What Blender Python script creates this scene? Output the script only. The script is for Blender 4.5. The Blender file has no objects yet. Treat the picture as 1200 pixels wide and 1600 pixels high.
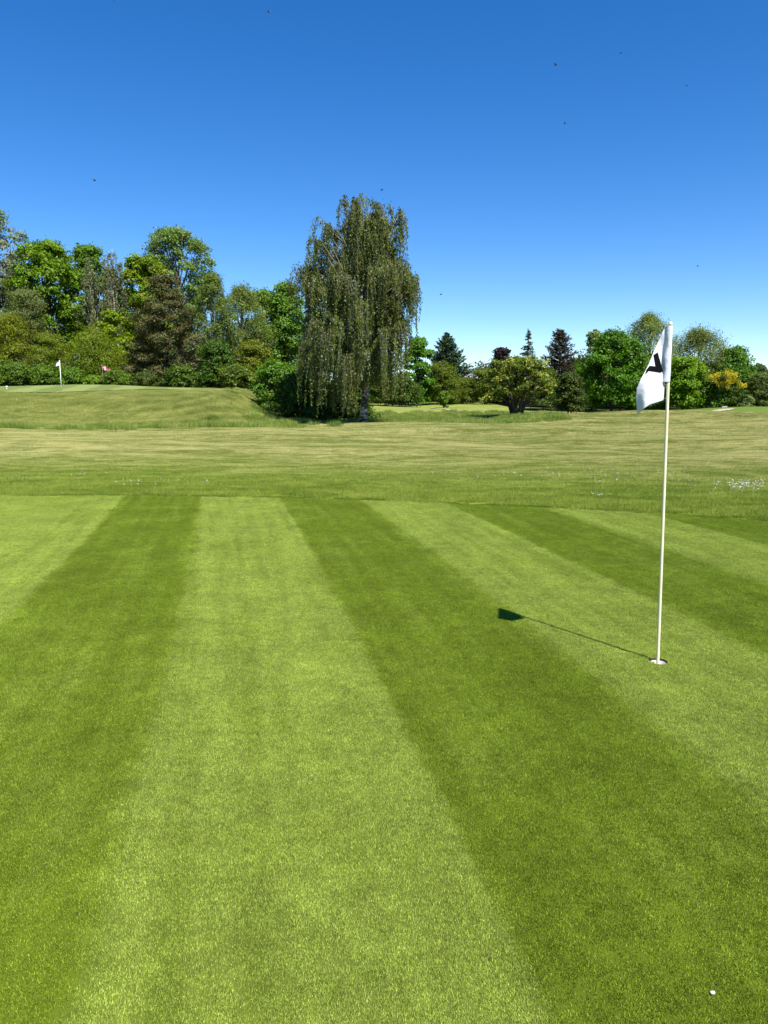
import bpy, bmesh, math, random
import numpy as np
from mathutils import Vector, Matrix

# ------------------------------------------------------------------ camera, sky, sun, exposure
scene = bpy.context.scene
COL = scene.collection
F = 1155.6                      # focal length in pixels of the 1200 x 1600 photograph
PITCH = math.atan(180 / F)      # horizon lies 180 px above the picture centre
EYE = 1.62
cam_data = bpy.data.cameras.new('camera')
cam_data.sensor_fit = 'VERTICAL'
cam_data.sensor_height = 36.0
cam_data.lens = 36.0 * F / 1600
cam_data.clip_start = 0.05
cam_data.clip_end = 9000
cam = bpy.data.objects.new('camera', cam_data)
COL.objects.link(cam)
cam.location = (0, 0, EYE)
cam.rotation_euler = (math.radians(90) - PITCH, 0, 0)
scene.camera = cam

SUN_ELEV = math.radians(56)
SUN_DIR = Vector((0.78, -1.18, 0)).normalized()          # horizontal direction towards the sun
sun_az = math.atan2(SUN_DIR.x, SUN_DIR.y)                # clockwise from +Y
world = bpy.data.worlds.new('World')
scene.world = world
world.use_nodes = True
wn, wl = world.node_tree.nodes, world.node_tree.links
wn.clear()
w_out = wn.new('ShaderNodeOutputWorld')
w_bg = wn.new('ShaderNodeBackground')
w_hsv = wn.new('ShaderNodeHueSaturation')
sky = wn.new('ShaderNodeTexSky')
sky.sky_type = 'NISHITA'
sky.sun_disc = False
sky.sun_elevation = SUN_ELEV
sky.sun_rotation = sun_az
sky.altitude = 50
sky.air_density = 0.8
sky.dust_density = 0.0
sky.ozone_density = 3.0
w_hsv.inputs['Saturation'].default_value = 1.35
w_hsv.inputs['Hue'].default_value = 0.507
w_bg.inputs['Strength'].default_value = 0.093
wl.new(sky.outputs[0], w_hsv.inputs['Color'])
wl.new(w_hsv.outputs[0], w_bg.inputs['Color'])
wl.new(w_bg.outputs[0], w_out.inputs['Surface'])

sun_data = bpy.data.lights.new('sun', 'SUN')
sun_data.energy = 4.8
sun_data.angle = math.radians(0.53)
sun_data.color = (1.0, 0.955, 0.88)
sun = bpy.data.objects.new('sun', sun_data)
COL.objects.link(sun)
to_sun = Vector((SUN_DIR.x * math.cos(SUN_ELEV), SUN_DIR.y * math.cos(SUN_ELEV), math.sin(SUN_ELEV)))
sun.rotation_euler = to_sun.to_track_quat('Z', 'Y').to_euler()
sun.location = (20, -30, 40)

vs = scene.view_settings
vs.view_transform = 'Standard'
vs.look = 'None'
vs.gamma = 1.0
vs.exposure = 1.0
scene.cycles.max_bounces = 6
scene.cycles.transparent_max_bounces = 4

# ------------------------------------------------------------------ small helpers
def at(px, py, Y):
    """World point on the photo ray through (px, py) at forward distance Y."""
    u, v = (px - 600) / F, (800 - py) / F
    d = (u, v * math.sin(PITCH) + math.cos(PITCH), v * math.cos(PITCH) - math.sin(PITCH))
    t = Y / d[1]
    return Vector((d[0] * t, Y, EYE + d[2] * t))

def sstep(a, b, x):
    t = np.clip((np.asarray(x, float) - a) / (b - a), 0, 1)
    return t * t * (3 - 2 * t)

def tag(o, label=None, cat=None, group=None, kind=None):
    if label: o['label'] = label
    if cat: o['category'] = cat
    if group: o['group'] = group
    if kind: o['kind'] = kind
    return o

def empty(name, loc, rz=0.0):
    o = bpy.data.objects.new(name, None)
    o.empty_display_size = 0.3
    COL.objects.link(o)
    o.location = loc
    o.rotation_euler = (0, 0, rz)
    return o

def link_mesh(name, me, mat, parent=None):
    o = bpy.data.objects.new(name, me)
    if mat is not None and len(me.materials) == 0:
        me.materials.append(mat)
    COL.objects.link(o)
    if parent is not None:
        o.parent = parent
    return o

def poly_obj(name, V, Fc, mat, parent=None, smooth=False):
    me = bpy.data.meshes.new(name)
    me.from_pydata([tuple(v) for v in V], [], [tuple(f) for f in Fc])
    if smooth:
        me.polygons.foreach_set('use_smooth', [len(p.vertices) <= 4 for p in me.polygons])
    me.update()
    return link_mesh(name, me, mat, parent)

def tube(pts, rad, sides=7, cap=True):
    """Tapered tube along a polyline -> (V, F)."""
    pts = [Vector(p) for p in pts]
    V, Fc = [], []
    prev = None
    for i, p in enumerate(pts):
        a = pts[max(i - 1, 0)]; b = pts[min(i + 1, len(pts) - 1)]
        t = (b - a).normalized() if (b - a).length > 1e-9 else Vector((0, 0, 1))
        if prev is None:
            n = t.orthogonal().normalized()
        else:
            n = (prev - t * prev.dot(t))
            n = n.normalized() if n.length > 1e-6 else t.orthogonal().normalized()
        prev = n
        m = t.cross(n)
        for k in range(sides):
            an = 2 * math.pi * k / sides
            V.append(p + (n * math.cos(an) + m * math.sin(an)) * rad[i])
    for i in range(len(pts) - 1):
        for k in range(sides):
            k2 = (k + 1) % sides
            Fc.append((i * sides + k, i * sides + k2, (i + 1) * sides + k2, (i + 1) * sides + k))
    if cap:
        Fc.append(tuple(range(sides))[::-1])
        Fc.append(tuple((len(pts) - 1) * sides + k for k in range(sides)))
    return V, Fc

class MB:
    def __init__(self): self.V, self.F = [], []
    def add(self, V, Fc):
        o = len(self.V); self.V += [Vector(v) for v in V]; self.F += [tuple(i + o for i in f) for f in Fc]; return self
    def tube(self, pts, rad, sides=7): return self.add(*tube(pts, rad, sides))
    def box(self, c, s, M=None):
        V = [Vector(((i & 1) - .5, ((i >> 1) & 1) - .5, (i >> 2) - .5)) for i in range(8)]
        V = [Vector((v.x * s[0], v.y * s[1], v.z * s[2])) for v in V]
        if M is not None: V = [M @ v for v in V]
        V = [v + Vector(c) for v in V]
        return self.add(V, [(0, 2, 3, 1), (4, 5, 7, 6), (0, 1, 5, 4), (2, 6, 7, 3), (0, 4, 6, 2), (1, 3, 7, 5)])
    def build(self, name, mat, parent=None, smooth=False): return poly_obj(name, self.V, self.F, mat, parent, smooth)

# ------------------------------------------------------------------ materials
def new_mat(name):
    m = bpy.data.materials.new(name); m.use_nodes = True
    m.node_tree.nodes.clear()
    return m, m.node_tree.nodes, m.node_tree.links

def nd(N, typ, **kw):
    n = N.new(typ)
    for k, v in kw.items():
        if k.startswith('i_'):
            key = k[2:]
            key = int(key) if key.isdigit() else key
            n.inputs[key].default_value = v
        else:
            setattr(n, k, v)
    return n

def plain(name, col, rough=0.6, spec=0.3, noise=0.0, nscale=20.0, bump=0.0):
    m, N, L = new_mat(name)
    out = nd(N, 'ShaderNodeOutputMaterial'); b = nd(N, 'ShaderNodeBsdfPrincipled')
    b.inputs['Roughness'].default_value = rough
    b.inputs['Specular IOR Level'].default_value = spec
    L.new(b.outputs[0], out.inputs[0])
    tc = nd(N, 'ShaderNodeTexCoord'); nz = nd(N, 'ShaderNodeTexNoise', i_Scale=nscale, i_Detail=5.0)
    L.new(tc.outputs['Object'], nz.inputs['Vector'])
    mr = nd(N, 'ShaderNodeMapRange'); L.new(nz.outputs[0], mr.inputs[0])
    mr.inputs[3].default_value = 1 - noise; mr.inputs[4].default_value = 1 + noise
    vm = nd(N, 'ShaderNodeVectorMath', operation='SCALE'); vm.inputs[0].default_value = col
    L.new(mr.outputs[0], vm.inputs['Scale']); L.new(vm.outputs[0], b.inputs['Base Color'])
    if bump:
        bp = nd(N, 'ShaderNodeBump', i_Strength=bump, i_Distance=0.02)
        L.new(nz.outputs[0], bp.inputs['Height']); L.new(bp.outputs[0], b.inputs['Normal'])
    return m

def leaf_mat(name, trans=0.38, gloss=0.012, rough=0.45):
    m, N, L = new_mat(name)
    out = nd(N, 'ShaderNodeOutputMaterial')
    at_ = nd(N, 'ShaderNodeAttribute', attribute_name='tint')
    df = nd(N, 'ShaderNodeBsdfDiffuse'); tr = nd(N, 'ShaderNodeBsdfTranslucent'); gl = nd(N, 'ShaderNodeBsdfGlossy', i_Roughness=rough)
    hs = nd(N, 'ShaderNodeHueSaturation', i_Saturation=1.12, i_Value=1.15, i_Hue=0.49)
    L.new(at_.outputs['Color'], df.inputs['Color']); L.new(at_.outputs['Color'], hs.inputs['Color']); L.new(hs.outputs[0], tr.inputs['Color'])
    gl.inputs['Color'].default_value = (0.9, 0.95, 1, 1)
    m1 = nd(N, 'ShaderNodeMixShader', i_0=trans); m2 = nd(N, 'ShaderNodeMixShader', i_0=gloss)
    L.new(df.outputs[0], m1.inputs[1]); L.new(tr.outputs[0], m1.inputs[2])
    L.new(m1.outputs[0], m2.inputs[1]); L.new(gl.outputs[0], m2.inputs[2])
    L.new(m2.outputs[0], out.inputs[0])
    return m

LEAF = leaf_mat('broad_leaf')
NEEDLE = leaf_mat('needle_leaf', trans=0.12, gloss=0.015)
HANG = leaf_mat('hanging_leaf', trans=0.34, gloss=0.02)
BARK = plain('bark', (0.06, 0.05, 0.038), 0.9, 0.1, 0.5, 9, 0.6)
BARK_GREY = plain('grey_bark', (0.17, 0.155, 0.125), 0.9, 0.1, 0.4, 9, 0.5)
WHITE_CLOTH = plain('white_cloth', (0.585, 0.60, 0.64), 0.9, 0.05, 0.06, 28, 0.25)
BLACK_PRINT = plain('black_print', (0.006, 0.006, 0.007), 0.95, 0.02, 0.2, 40)
POLE_PAINT = plain('pole_paint', (0.74, 0.66, 0.44), 0.35, 0.45, 0.05, 30)
CUP_PLASTIC = plain('cup_plastic', (0.74, 0.72, 0.66), 0.4, 0.4, 0.04, 60)
WHITE_PAINT = plain('white_paint', (0.78, 0.78, 0.76), 0.5, 0.4, 0.05, 20)
RED_CLOTH = plain('red_cloth', (0.42, 0.10, 0.10), 0.85, 0.1, 0.1, 10)
FLY_BODY = plain('fly_body', (0.015, 0.014, 0.013), 0.4, 0.5, 0.2, 500)
FLY_WING = plain('fly_wing', (0.16, 0.15, 0.14), 0.3, 0.5, 0.1, 500)
SLATE = plain('roof_sheet', (0.30, 0.33, 0.37), 0.6, 0.3, 0.12, 2)
WALL = plain('house_wall', (0.20, 0.17, 0.15), 0.9, 0.1, 0.15, 3)
GLASS = plain('window_glass', (0.03, 0.04, 0.05), 0.1, 0.6, 0.1, 3)
DRY = plain('dry_path', (0.25, 0.245, 0.12), 0.95, 0.1, 0.5, 1.1)
DRY_BOARD = plain('weathered_board', (0.36, 0.36, 0.35), 0.8, 0.2, 0.15, 4)
SAND = plain('bare_sand', (0.33, 0.29, 0.19), 0.95, 0.1, 0.4, 1.5)

def birch_bark():
    m, N, L = new_mat('birch_bark')
    out = nd(N, 'ShaderNodeOutputMaterial'); b = nd(N, 'ShaderNodeBsdfPrincipled', i_Roughness=0.8)
    tc = nd(N, 'ShaderNodeTexCoord'); mp = nd(N, 'ShaderNodeMapping'); mp.inputs['Scale'].default_value = (2.2, 2.2, 4.5)
    nz = nd(N, 'ShaderNodeTexNoise', i_Scale=1.6, i_Detail=6.0, i_Roughness=0.65)
    cr = nd(N, 'ShaderNodeValToRGB')
    e = cr.color_ramp.elements
    e[0].position = 0.46; e[0].color = (0.02, 0.018, 0.015, 1)
    e[1].position = 0.56; e[1].color = (0.50, 0.47, 0.43, 1)
    L.new(tc.outputs['Object'], mp.inputs[0]); L.new(mp.outputs[0], nz.inputs['Vector']); L.new(nz.outputs[0], cr.inputs[0])
    L.new(cr.outputs[0], b.inputs['Base Color']); L.new(b.outputs[0], out.inputs[0])
    return m
BIRCH = birch_bark()

# ---- grass colours as functions of the place (shared by soil sheet and blades)
STRIPE_W = 1.26
def stripe_s(X, Y): return (X + 3.037 + 0.1764 * Y + 0.00252 * Y * Y) / STRIPE_W

def math_n(N, L, op, a, b=None, clamp=False):
    n = N.new('ShaderNodeMath'); n.operation = op; n.use_clamp = clamp
    for i, v in enumerate((a, b)):
        if v is None: continue
        if isinstance(v, (int, float)): n.inputs[i].default_value = v
        else: L.new(v, n.inputs[i])
    return n.outputs[0]

def mix_c(N, L, fac, a, b, typ='MIX'):
    n = N.new('ShaderNodeMix'); n.data_type = 'RGBA'; n.blend_type = typ; n.clamp_factor = True
    if isinstance(fac, (int, float)): n.inputs[0].default_value = fac
    else: L.new(fac, n.inputs[0])
    for i, v in ((6, a), (7, b)):
        if isinstance(v, tuple): n.inputs[i].default_value = (*v, 1)
        else: L.new(v, n.inputs[i])
    return n.outputs[2]

def noise_n(N, L, vec, scale, detail=3.0, rough=0.55, vscale=None, distort=0.0):
    if vscale is not None:
        mp = N.new('ShaderNodeMapping'); mp.inputs['Scale'].default_value = vscale
        L.new(vec, mp.inputs[0]); vec = mp.outputs[0]
    n = N.new('ShaderNodeTexNoise'); n.inputs['Scale'].default_value = scale; n.inputs['Detail'].default_value = detail
    n.inputs['Roughness'].default_value = rough; n.inputs['Distortion'].default_value = distort
    L.new(vec, n.inputs['Vector'])
    return n.outputs[0]

def rng_n(N, L, v, a, b, c, d):
    n = N.new('ShaderNodeMapRange'); L.new(v, n.inputs[0])
    for i, q in enumerate((a, b, c, d)): n.inputs[i + 1].default_value = q
    return n.outputs[0]

def grass_shader(m, N, L, col, blade, trans=0.28, gloss=0.018):
    out = nd(N, 'ShaderNodeOutputMaterial')
    df = nd(N, 'ShaderNodeBsdfDiffuse'); L.new(col, df.inputs['Color'])
    if not blade:
        L.new(df.outputs[0], out.inputs[0]); return
    tr = nd(N, 'ShaderNodeBsdfTranslucent'); L.new(col, tr.inputs['Color'])
    gl = nd(N, 'ShaderNodeBsdfGlossy', i_Roughness=0.45)
    m1 = nd(N, 'ShaderNodeMixShader', i_0=trans); m2 = nd(N, 'ShaderNodeMixShader', i_0=gloss)
    L.new(df.outputs[0], m1.inputs[1]); L.new(tr.outputs[0], m1.inputs[2])
    L.new(m1.outputs[0], m2.inputs[1]); L.new(gl.outputs[0], m2.inputs[2]); L.new(m2.outputs[0], out.inputs[0])

def blade_random(N, L, col, amount):
    """Blade to blade colour differences from an attribute on the blade mesh."""
    a = nd(N, 'ShaderNodeAttribute', attribute_name='rnd')
    v = rng_n(N, L, math_n(N, L, 'POWER', a.outputs['Fac'], 1.5), 0, 1, 1 - 0.8 * amount, 1 + 1.2 * amount)
    vm = N.new('ShaderNodeVectorMath'); vm.operation = 'SCALE'; L.new(col, vm.inputs[0]); L.new(v, vm.inputs['Scale'])
    return vm.outputs[0]

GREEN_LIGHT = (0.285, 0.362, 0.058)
GREEN_DARK = (0.218, 0.302, 0.026)  # stripe light and shade from blade lean, also put into the colour
def green_mat(name, blade, k=1.0):
    m, N, L = new_mat(name)
    geo = nd(N, 'ShaderNodeNewGeometry'); pos = geo.outputs['Position']
    sx = N.new('ShaderNodeSeparateXYZ'); L.new(pos, sx.inputs[0]); X, Y = sx.outputs[0], sx.outputs[1]
    q = math_n(N, L, 'ADD', X, math_n(N, L, 'ADD', math_n(N, L, 'MULTIPLY', Y, 0.1764), math_n(N, L, 'MULTIPLY', math_n(N, L, 'MULTIPLY', Y, Y), 0.00252)))
    edge = noise_n(N, L, pos, 5.0, 3.0)
    q = math_n(N, L, 'ADD', math_n(N, L, 'ADD', q, 3.037), rng_n(N, L, edge, 0, 1, -0.05, 0.05))
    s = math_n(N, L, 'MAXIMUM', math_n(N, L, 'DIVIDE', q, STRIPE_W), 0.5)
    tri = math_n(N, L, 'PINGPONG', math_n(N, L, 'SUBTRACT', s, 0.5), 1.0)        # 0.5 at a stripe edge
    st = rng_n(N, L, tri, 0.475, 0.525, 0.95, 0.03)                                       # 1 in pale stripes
    # faint lines left by the three cutting units inside a stripe
    comb = N.new('ShaderNodeCombineXYZ'); L.new(math_n(N, L, 'MULTIPLY', s, 9.0), comb.inputs[0]); L.new(math_n(N, L, 'MULTIPLY', Y, 0.35), comb.inputs[1])
    line = noise_n(N, L, comb.outputs[0], 1.0, 2.0)
    st = math_n(N, L, 'ADD', st, rng_n(N, L, line, 0.35, 0.65, -0.2, 0.2))
    st = math_n(N, L, 'ADD', st, rng_n(N, L, noise_n(N, L, pos, 0.9, 4.0), 0.3, 0.7, -0.34, 0.34))
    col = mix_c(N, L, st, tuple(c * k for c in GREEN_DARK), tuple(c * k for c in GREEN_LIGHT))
    # pale annual-grass patches and darker tufts
    pa = rng_n(N, L, noise_n(N, L, pos, 2.6, 5.0, 0.62), 0.58, 0.76, 0, 0.5)
    col = mix_c(N, L, pa, col, tuple(c * k for c in (0.235, 0.285, 0.026)))
    cl = rng_n(N, L, noise_n(N, L, pos, 17.0, 4.0, 0.6), 0.52, 0.74, 0, 0.55)
    col = mix_c(N, L, cl, col, tuple(c * k for c in (0.130, 0.205, 0.016)))
    ye = rng_n(N, L, noise_n(N, L, pos, 34.0, 3.0, 0.6), 0.56, 0.75, 0, 0.5)
    col = mix_c(N, L, ye, col, tuple(c * k for c in (0.26, 0.31, 0.05)))
    # lusher and thinner patches, and the faint tracks of single cutting units
    vm = N.new('ShaderNodeVectorMath'); vm.operation = 'SCALE'; L.new(col, vm.inputs[0])
    L.new(math_n(N, L, 'MULTIPLY', math_n(N, L, 'MULTIPLY', rng_n(N, L, noise_n(N, L, pos, 1.6, 7.0, 0.68), 0.3, 0.7, 0.82, 1.16), rng_n(N, L, line, 0.36, 0.64, 0.93, 1.07)), rng_n(N, L, noise_n(N, L, pos, 8.0, 4.0, 0.65), 0.3, 0.7, 0.88, 1.12)), vm.inputs['Scale'])
    col = vm.outputs[0]
    if blade: col = blade_random(N, L, col, 0.64)
    grass_shader(m, N, L, col, blade)
    return m

def fairway_mat(name, blade, k=1.0):
    m, N, L = new_mat(name)
    geo = nd(N, 'ShaderNodeNewGeometry'); pos = geo.outputs['Position']
    sx = N.new('ShaderNodeSeparateXYZ'); L.new(pos, sx.inputs[0]); X, Y = sx.outputs[0], sx.outputs[1]
    # distance from the centre of the putting green: semi-rough first, fairway beyond
    dx = math_n(N, L, 'ADD', X, 5.0); dy = math_n(N, L, 'ADD', Y, 9.0)
    d = math_n(N, L, 'SQRT', math_n(N, L, 'ADD', math_n(N, L, 'MULTIPLY', dx, dx), math_n(N, L, 'MULTIPLY', dy, dy)))
    d = math_n(N, L, 'ADD', d, rng_n(N, L, noise_n(N, L, pos, 0.35, 3.0), 0, 1, -2.0, 2.0))
    far = rng_n(N, L, d, 23.5, 31.0, 0, 1)
    streak = noise_n(N, L, pos, 1.0, 5.0, 0.66, (0.36, 0.60, 1.0), 1.6)
    streak2 = noise_n(N, L, pos, 1.0, 6.0, 0.78, (1.5, 2.6, 1.0), 0.8)
    big = noise_n(N, L, pos, 0.11, 3.0)
    # mowing passes that bend round the slopes
    cu = math_n(N, L, 'ADD', math_n(N, L, 'MULTIPLY', Y, 2.1), math_n(N, L, 'MULTIPLY', math_n(N, L, 'SINE', math_n(N, L, 'MULTIPLY', X, 0.12)), 5.0))
    cu = math_n(N, L, 'ADD', cu, rng_n(N, L, big, 0, 1, -5, 5))
    wave = rng_n(N, L, math_n(N, L, 'SINE', cu), -1, 1, -0.09, 0.09)
    fac = math_n(N, L, 'ADD', rng_n(N, L, streak, 0.36, 0.64, 0, 0.8), rng_n(N, L, streak2, 0.33, 0.67, -0.45, 0.55))
    fac = math_n(N, L, 'ADD', fac, wave)
    fac = math_n(N, L, 'ADD', fac, rng_n(N, L, big, 0.35, 0.65, -0.25, 0.25), True)
    dry = mix_c(N, L, fac, tuple(c * k for c in (0.215, 0.250, 0.046)), tuple(c * k for c in (0.520, 0.485, 0.190)))
    lush = mix_c(N, L, math_n(N, L, 'ADD', rng_n(N, L, streak2, 0.34, 0.66, 0, 0.8), rng_n(N, L, streak, 0.4, 0.6, -0.1, 0.25)), tuple(c * k for c in (0.120, 0.185, 0.014)), tuple(c * k for c in (0.320, 0.375, 0.060)))
    # rough-mown bank of the plateau: browner and darker than the fairway
    bank = math_n(N, L, 'MULTIPLY', rng_n(N, L, Y, 39.0, 41.5, 0, 1), rng_n(N, L, X, -5.0, -8.0, 0, 1))
    mott = noise_n(N, L, pos, 0.9, 5.0, 0.7, (0.6, 1.0, 1.0), 0.5)
    ddx = math_n(N, L, 'ADD', X, 15.0); ddy = math_n(N, L, 'SUBTRACT', Y, 50.0)
    arc = math_n(N, L, 'SQRT', math_n(N, L, 'ADD', math_n(N, L, 'MULTIPLY', ddx, ddx), math_n(N, L, 'MULTIPLY', ddy, ddy)))
    arcw = math_n(N, L, 'MULTIPLY', math_n(N, L, 'SINE', math_n(N, L, 'MULTIPLY', arc, 3.6)), rng_n(N, L, X, -17.0, -12.0, 0, 0.09))
    mott = math_n(N, L, 'ADD', mott, arcw)
    dry = mix_c(N, L, bank, dry, mix_c(N, L, rng_n(N, L, mott, 0.32, 0.68, 0, 1), tuple(c * k for c in (0.180, 0.225, 0.038)), tuple(c * k for c in (0.375, 0.385, 0.110))))
    col = mix_c(N, L, far, lush, dry)
    if not blade:
        zn = nd(N, 'ShaderNodeAttribute', attribute_name='zone')
        zs = N.new('ShaderNodeSeparateColor'); L.new(zn.outputs['Color'], zs.inputs[0])
        col = mix_c(N, L, zs.outputs[0], col, mix_c(N, L, streak2, (0.11, 0.18, 0.025), (0.19, 0.25, 0.045)))   # rough
        col = mix_c(N, L, zs.outputs[1], col, mix_c(N, L, streak2, (0.075, 0.125, 0.022), (0.12, 0.165, 0.035)))  # lush tee
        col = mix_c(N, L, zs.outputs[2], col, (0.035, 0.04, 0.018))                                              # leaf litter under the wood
    else:
        col = blade_random(N, L, col, 0.38)
    grass_shader(m, N, L, col, blade)
    return m

def far_green_mat():
    m, N, L = new_mat('far_green_turf')
    geo = nd(N, 'ShaderNodeNewGeometry'); pos = geo.outputs['Position']
    sx = N.new('ShaderNodeSeparateXYZ'); L.new(pos, sx.inputs[0])
    s = math_n(N, L, 'DIVIDE', math_n(N, L, 'ADD', sx.outputs[0], math_n(N, L, 'MULTIPLY', sx.outputs[1], 0.24)), 1.9)
    tri = math_n(N, L, 'PINGPONG', s, 1.0)
    st = rng_n(N, L, tri, 0.42, 0.58, 0, 1)
    st = math_n(N, L, 'ADD', st, rng_n(N, L, noise_n(N, L, pos, 0.8, 4.0), 0.3, 0.7, -0.3, 0.3))
    col = mix_c(N, L, st, (0.125, 0.165, 0.050), (0.180, 0.220, 0.072))  # light and shade of the leaning mown stripes, put into the colour
    grass_shader(m, N, L, col, False)
    return m

def rough_mat(name, a, b):
    m, N, L = new_mat(name)
    geo = nd(N, 'ShaderNodeNewGeometry')
    col = mix_c(N, L, rng_n(N, L, noise_n(N, L, geo.outputs['Position'], 0.7, 4.0), 0.35, 0.65, 0, 1), a, b)
    col = blade_random(N, L, col, 0.4)
    grass_shader(m, N, L, col, True, 0.3, 0.02)
    return m

# ------------------------------------------------------------------ the ground
GC, GR = (-5.0, -9.0), 21.1                  # centre and radius of the near putting green
HOLE = at(1028, 1034, 4.38); HOLE = (HOLE.x, 4.38)

def terr(x, y):
    x = np.asarray(x, float); y = np.asarray(y, float)
    z = np.zeros(np.broadcast(x, y).shape)
    w = sstep(13, 24, y)
    z = z + w * (0.07 * np.sin(x * 0.21 + 0.7) * np.sin(y * 0.19 + 0.4) + 0.05 * np.sin(x * 0.47 + y * 0.31) + 0.03 * np.sin(y * 0.9 + x * 0.22))
    # plateau with the far green, on the left
    ye = 40 + 0.4 * np.sin(x * 0.23)
    xe = -6.2 - 0.06 * (y - 45)
    m = sstep(0, 1, (y - ye) / 12.0) * sstep(0, 1, (xe - x) / 4.6)
    z = z + 1.92 * m + 0.62 * np.clip((y - 50) / 13, 0, 1) * m * (0.45 + 0.55 * sstep(-9, -24, x))
    # crest of the fairway on the right and the swale behind it
    z = z + 0.50 * np.exp(-((y - 54) / 6.5) ** 2) * sstep(3, 19, x)
    z = z - 0.30 * np.exp(-((y - 53) / 5.0) ** 2) * sstep(-7, -3, x) * (1 - sstep(7, 12, x))
    # tee mound at the right, gentle rise far away
    z = z + 0.75 * np.exp(-((y - 67) / 4.0) ** 2 - ((x - 33) / 7.5) ** 2)
    z = z + 1.0 * sstep(62, 112, y) * (1 - m)
    z = z + 0.4 * sstep(150, 400, y)
    # cut lower below the sheet of the putting green
    dg = np.hypot(x - GC[0], y - GC[1])
    z = z - 0.15 * (1 - sstep(GR - 1.6, GR - 0.9, dg))
    return z
def tz(x, y): return float(terr(x, y))

def zone_cols(x, y):
    rough = np.zeros(x.shape); lush = np.zeros(x.shape); litter = np.zeros(x.shape)
    toe = np.exp(-((y - (39.6 + 0.6 * np.sin(x * 0.4))) / 1.3) ** 2) * sstep(0, 1, (-5.0 - x) / 2)
    side = np.exp(-((x + 6.6 + 0.06 * (y - 45)) / 2.1) ** 2) * sstep(39, 42, y) * (1 - sstep(66, 72, y))
    swale = sstep(45.5, 47.5, y) * (1 - 0.5 * sstep(60, 68, y)) * (1 - sstep(96, 104, y)) * sstep(-7, -5, x) * (1 - sstep(0, 4, x - 9 - 0.16 * (y - 47)))
    rough = np.clip(toe + side + swale, 0, 1)
    lush = sstep(58.5, 60.5, y) * (1 - sstep(78, 88, y)) * sstep(19, 23, x)
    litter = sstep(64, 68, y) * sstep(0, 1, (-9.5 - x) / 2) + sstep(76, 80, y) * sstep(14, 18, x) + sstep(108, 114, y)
    return rough, lush, np.clip(litter, 0, 1)

ys = np.concatenate([np.arange(-60, 0, 4.0), np.arange(0, 84, 0.45), np.arange(84, 140, 2.0), np.geomspace(140, 5000, 26)])
xs_p = np.concatenate([np.arange(0, 40, 0.5), np.arange(40, 90, 2.0), np.geomspace(90, 5000, 22)])
xs = np.concatenate([-xs_p[:0:-1], xs_p])
XX, YY = np.meshgrid(xs, ys)
ZZ = terr(XX, YY)
nx, ny = len(xs), len(ys)
me = bpy.data.meshes.new('ground')
idx = np.arange(nx * ny).reshape(ny, nx)
quads = np.stack([idx[:-1, :-1], idx[:-1, 1:], idx[1:, 1:], idx[1:, :-1]], -1).reshape(-1, 4)
def fill_mesh(me, V, Q):
    n, k = Q.shape
    me.vertices.add(len(V)); me.vertices.foreach_set('co', np.ascontiguousarray(V, np.float32).ravel())
    me.loops.add(n * k); me.loops.foreach_set('vertex_index', np.ascontiguousarray(Q, np.int32).ravel())
    me.polygons.add(n); me.polygons.foreach_set('loop_start', np.arange(0, n * k, k, dtype=np.int32))
    me.update(calc_edges=True)
    return me
fill_mesh(me, np.stack([XX, YY, ZZ], -1).reshape(-1, 3), quads)
me.polygons.foreach_set('use_smooth', [True] * len(me.polygons))
r_, l_, li_ = zone_cols(XX, YY)
ca = me.color_attributes.new('zone', 'FLOAT_COLOR', 'POINT')
ca.data.foreach_set('color', np.stack([r_, l_, li_, np.ones_like(r_)], -1).astype(np.float32).ravel())
FAIRWAY = fairway_mat('fairway_turf', False, 0.6)
ground = tag(link_mesh('ground', me, FAIRWAY), kind='structure')

# near putting green: a sheet with a real hole for the cup
GREEN_SOIL = green_mat('green_turf', False, 0.36)
V, Fc = [], []
NA, rings = 128, 26
for r in range(rings + 1):
    t = (r / rings) ** 2.2
    for a in range(NA):
        an = 2 * math.pi * a / NA
        ix, iy = HOLE[0] + 0.056 * math.cos(an), HOLE[1] + 0.056 * math.sin(an)
        ox, oy = GC[0] + GR * math.cos(an), GC[1] + GR * math.sin(an)
        x, y = ix + (ox - ix) * t, iy + (oy - iy) * t
        V.append((x, y, 0.004))
for r in range(rings):
    for a in range(NA):
        b = (a + 1) % NA
        Fc.append((r * NA + a, (r + 1) * NA + a, (r + 1) * NA + b, r * NA + b))
tag(poly_obj('putting_green', V, Fc, GREEN_SOIL, smooth=True), kind='structure')

# far green on the plateau
V, Fc = [], []
FGC = (-26.0, 57.5)
NA, rings = 72, 10
for r in range(rings + 1):
    for a in range(NA):
        an = 2 * math.pi * a / NA
        wob = 1 + 0.06 * math.sin(3 * an + 1) + 0.04 * math.sin(5 * an)
        x, y = FGC[0] + 13.0 * wob * r / rings * math.cos(an), FGC[1] + 5.6 * wob * r / rings * math.sin(an)
        V.append((x, y, tz(x, y) + 0.035))
for r in range(rings):
    for a in range(NA):
        b = (a + 1) % NA
        Fc.append((r * NA + a, (r + 1) * NA + a, (r + 1) * NA + b, r * NA + b))
tag(poly_obj('far_putting_green', V, Fc, far_green_mat(), smooth=True), kind='structure')

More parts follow.
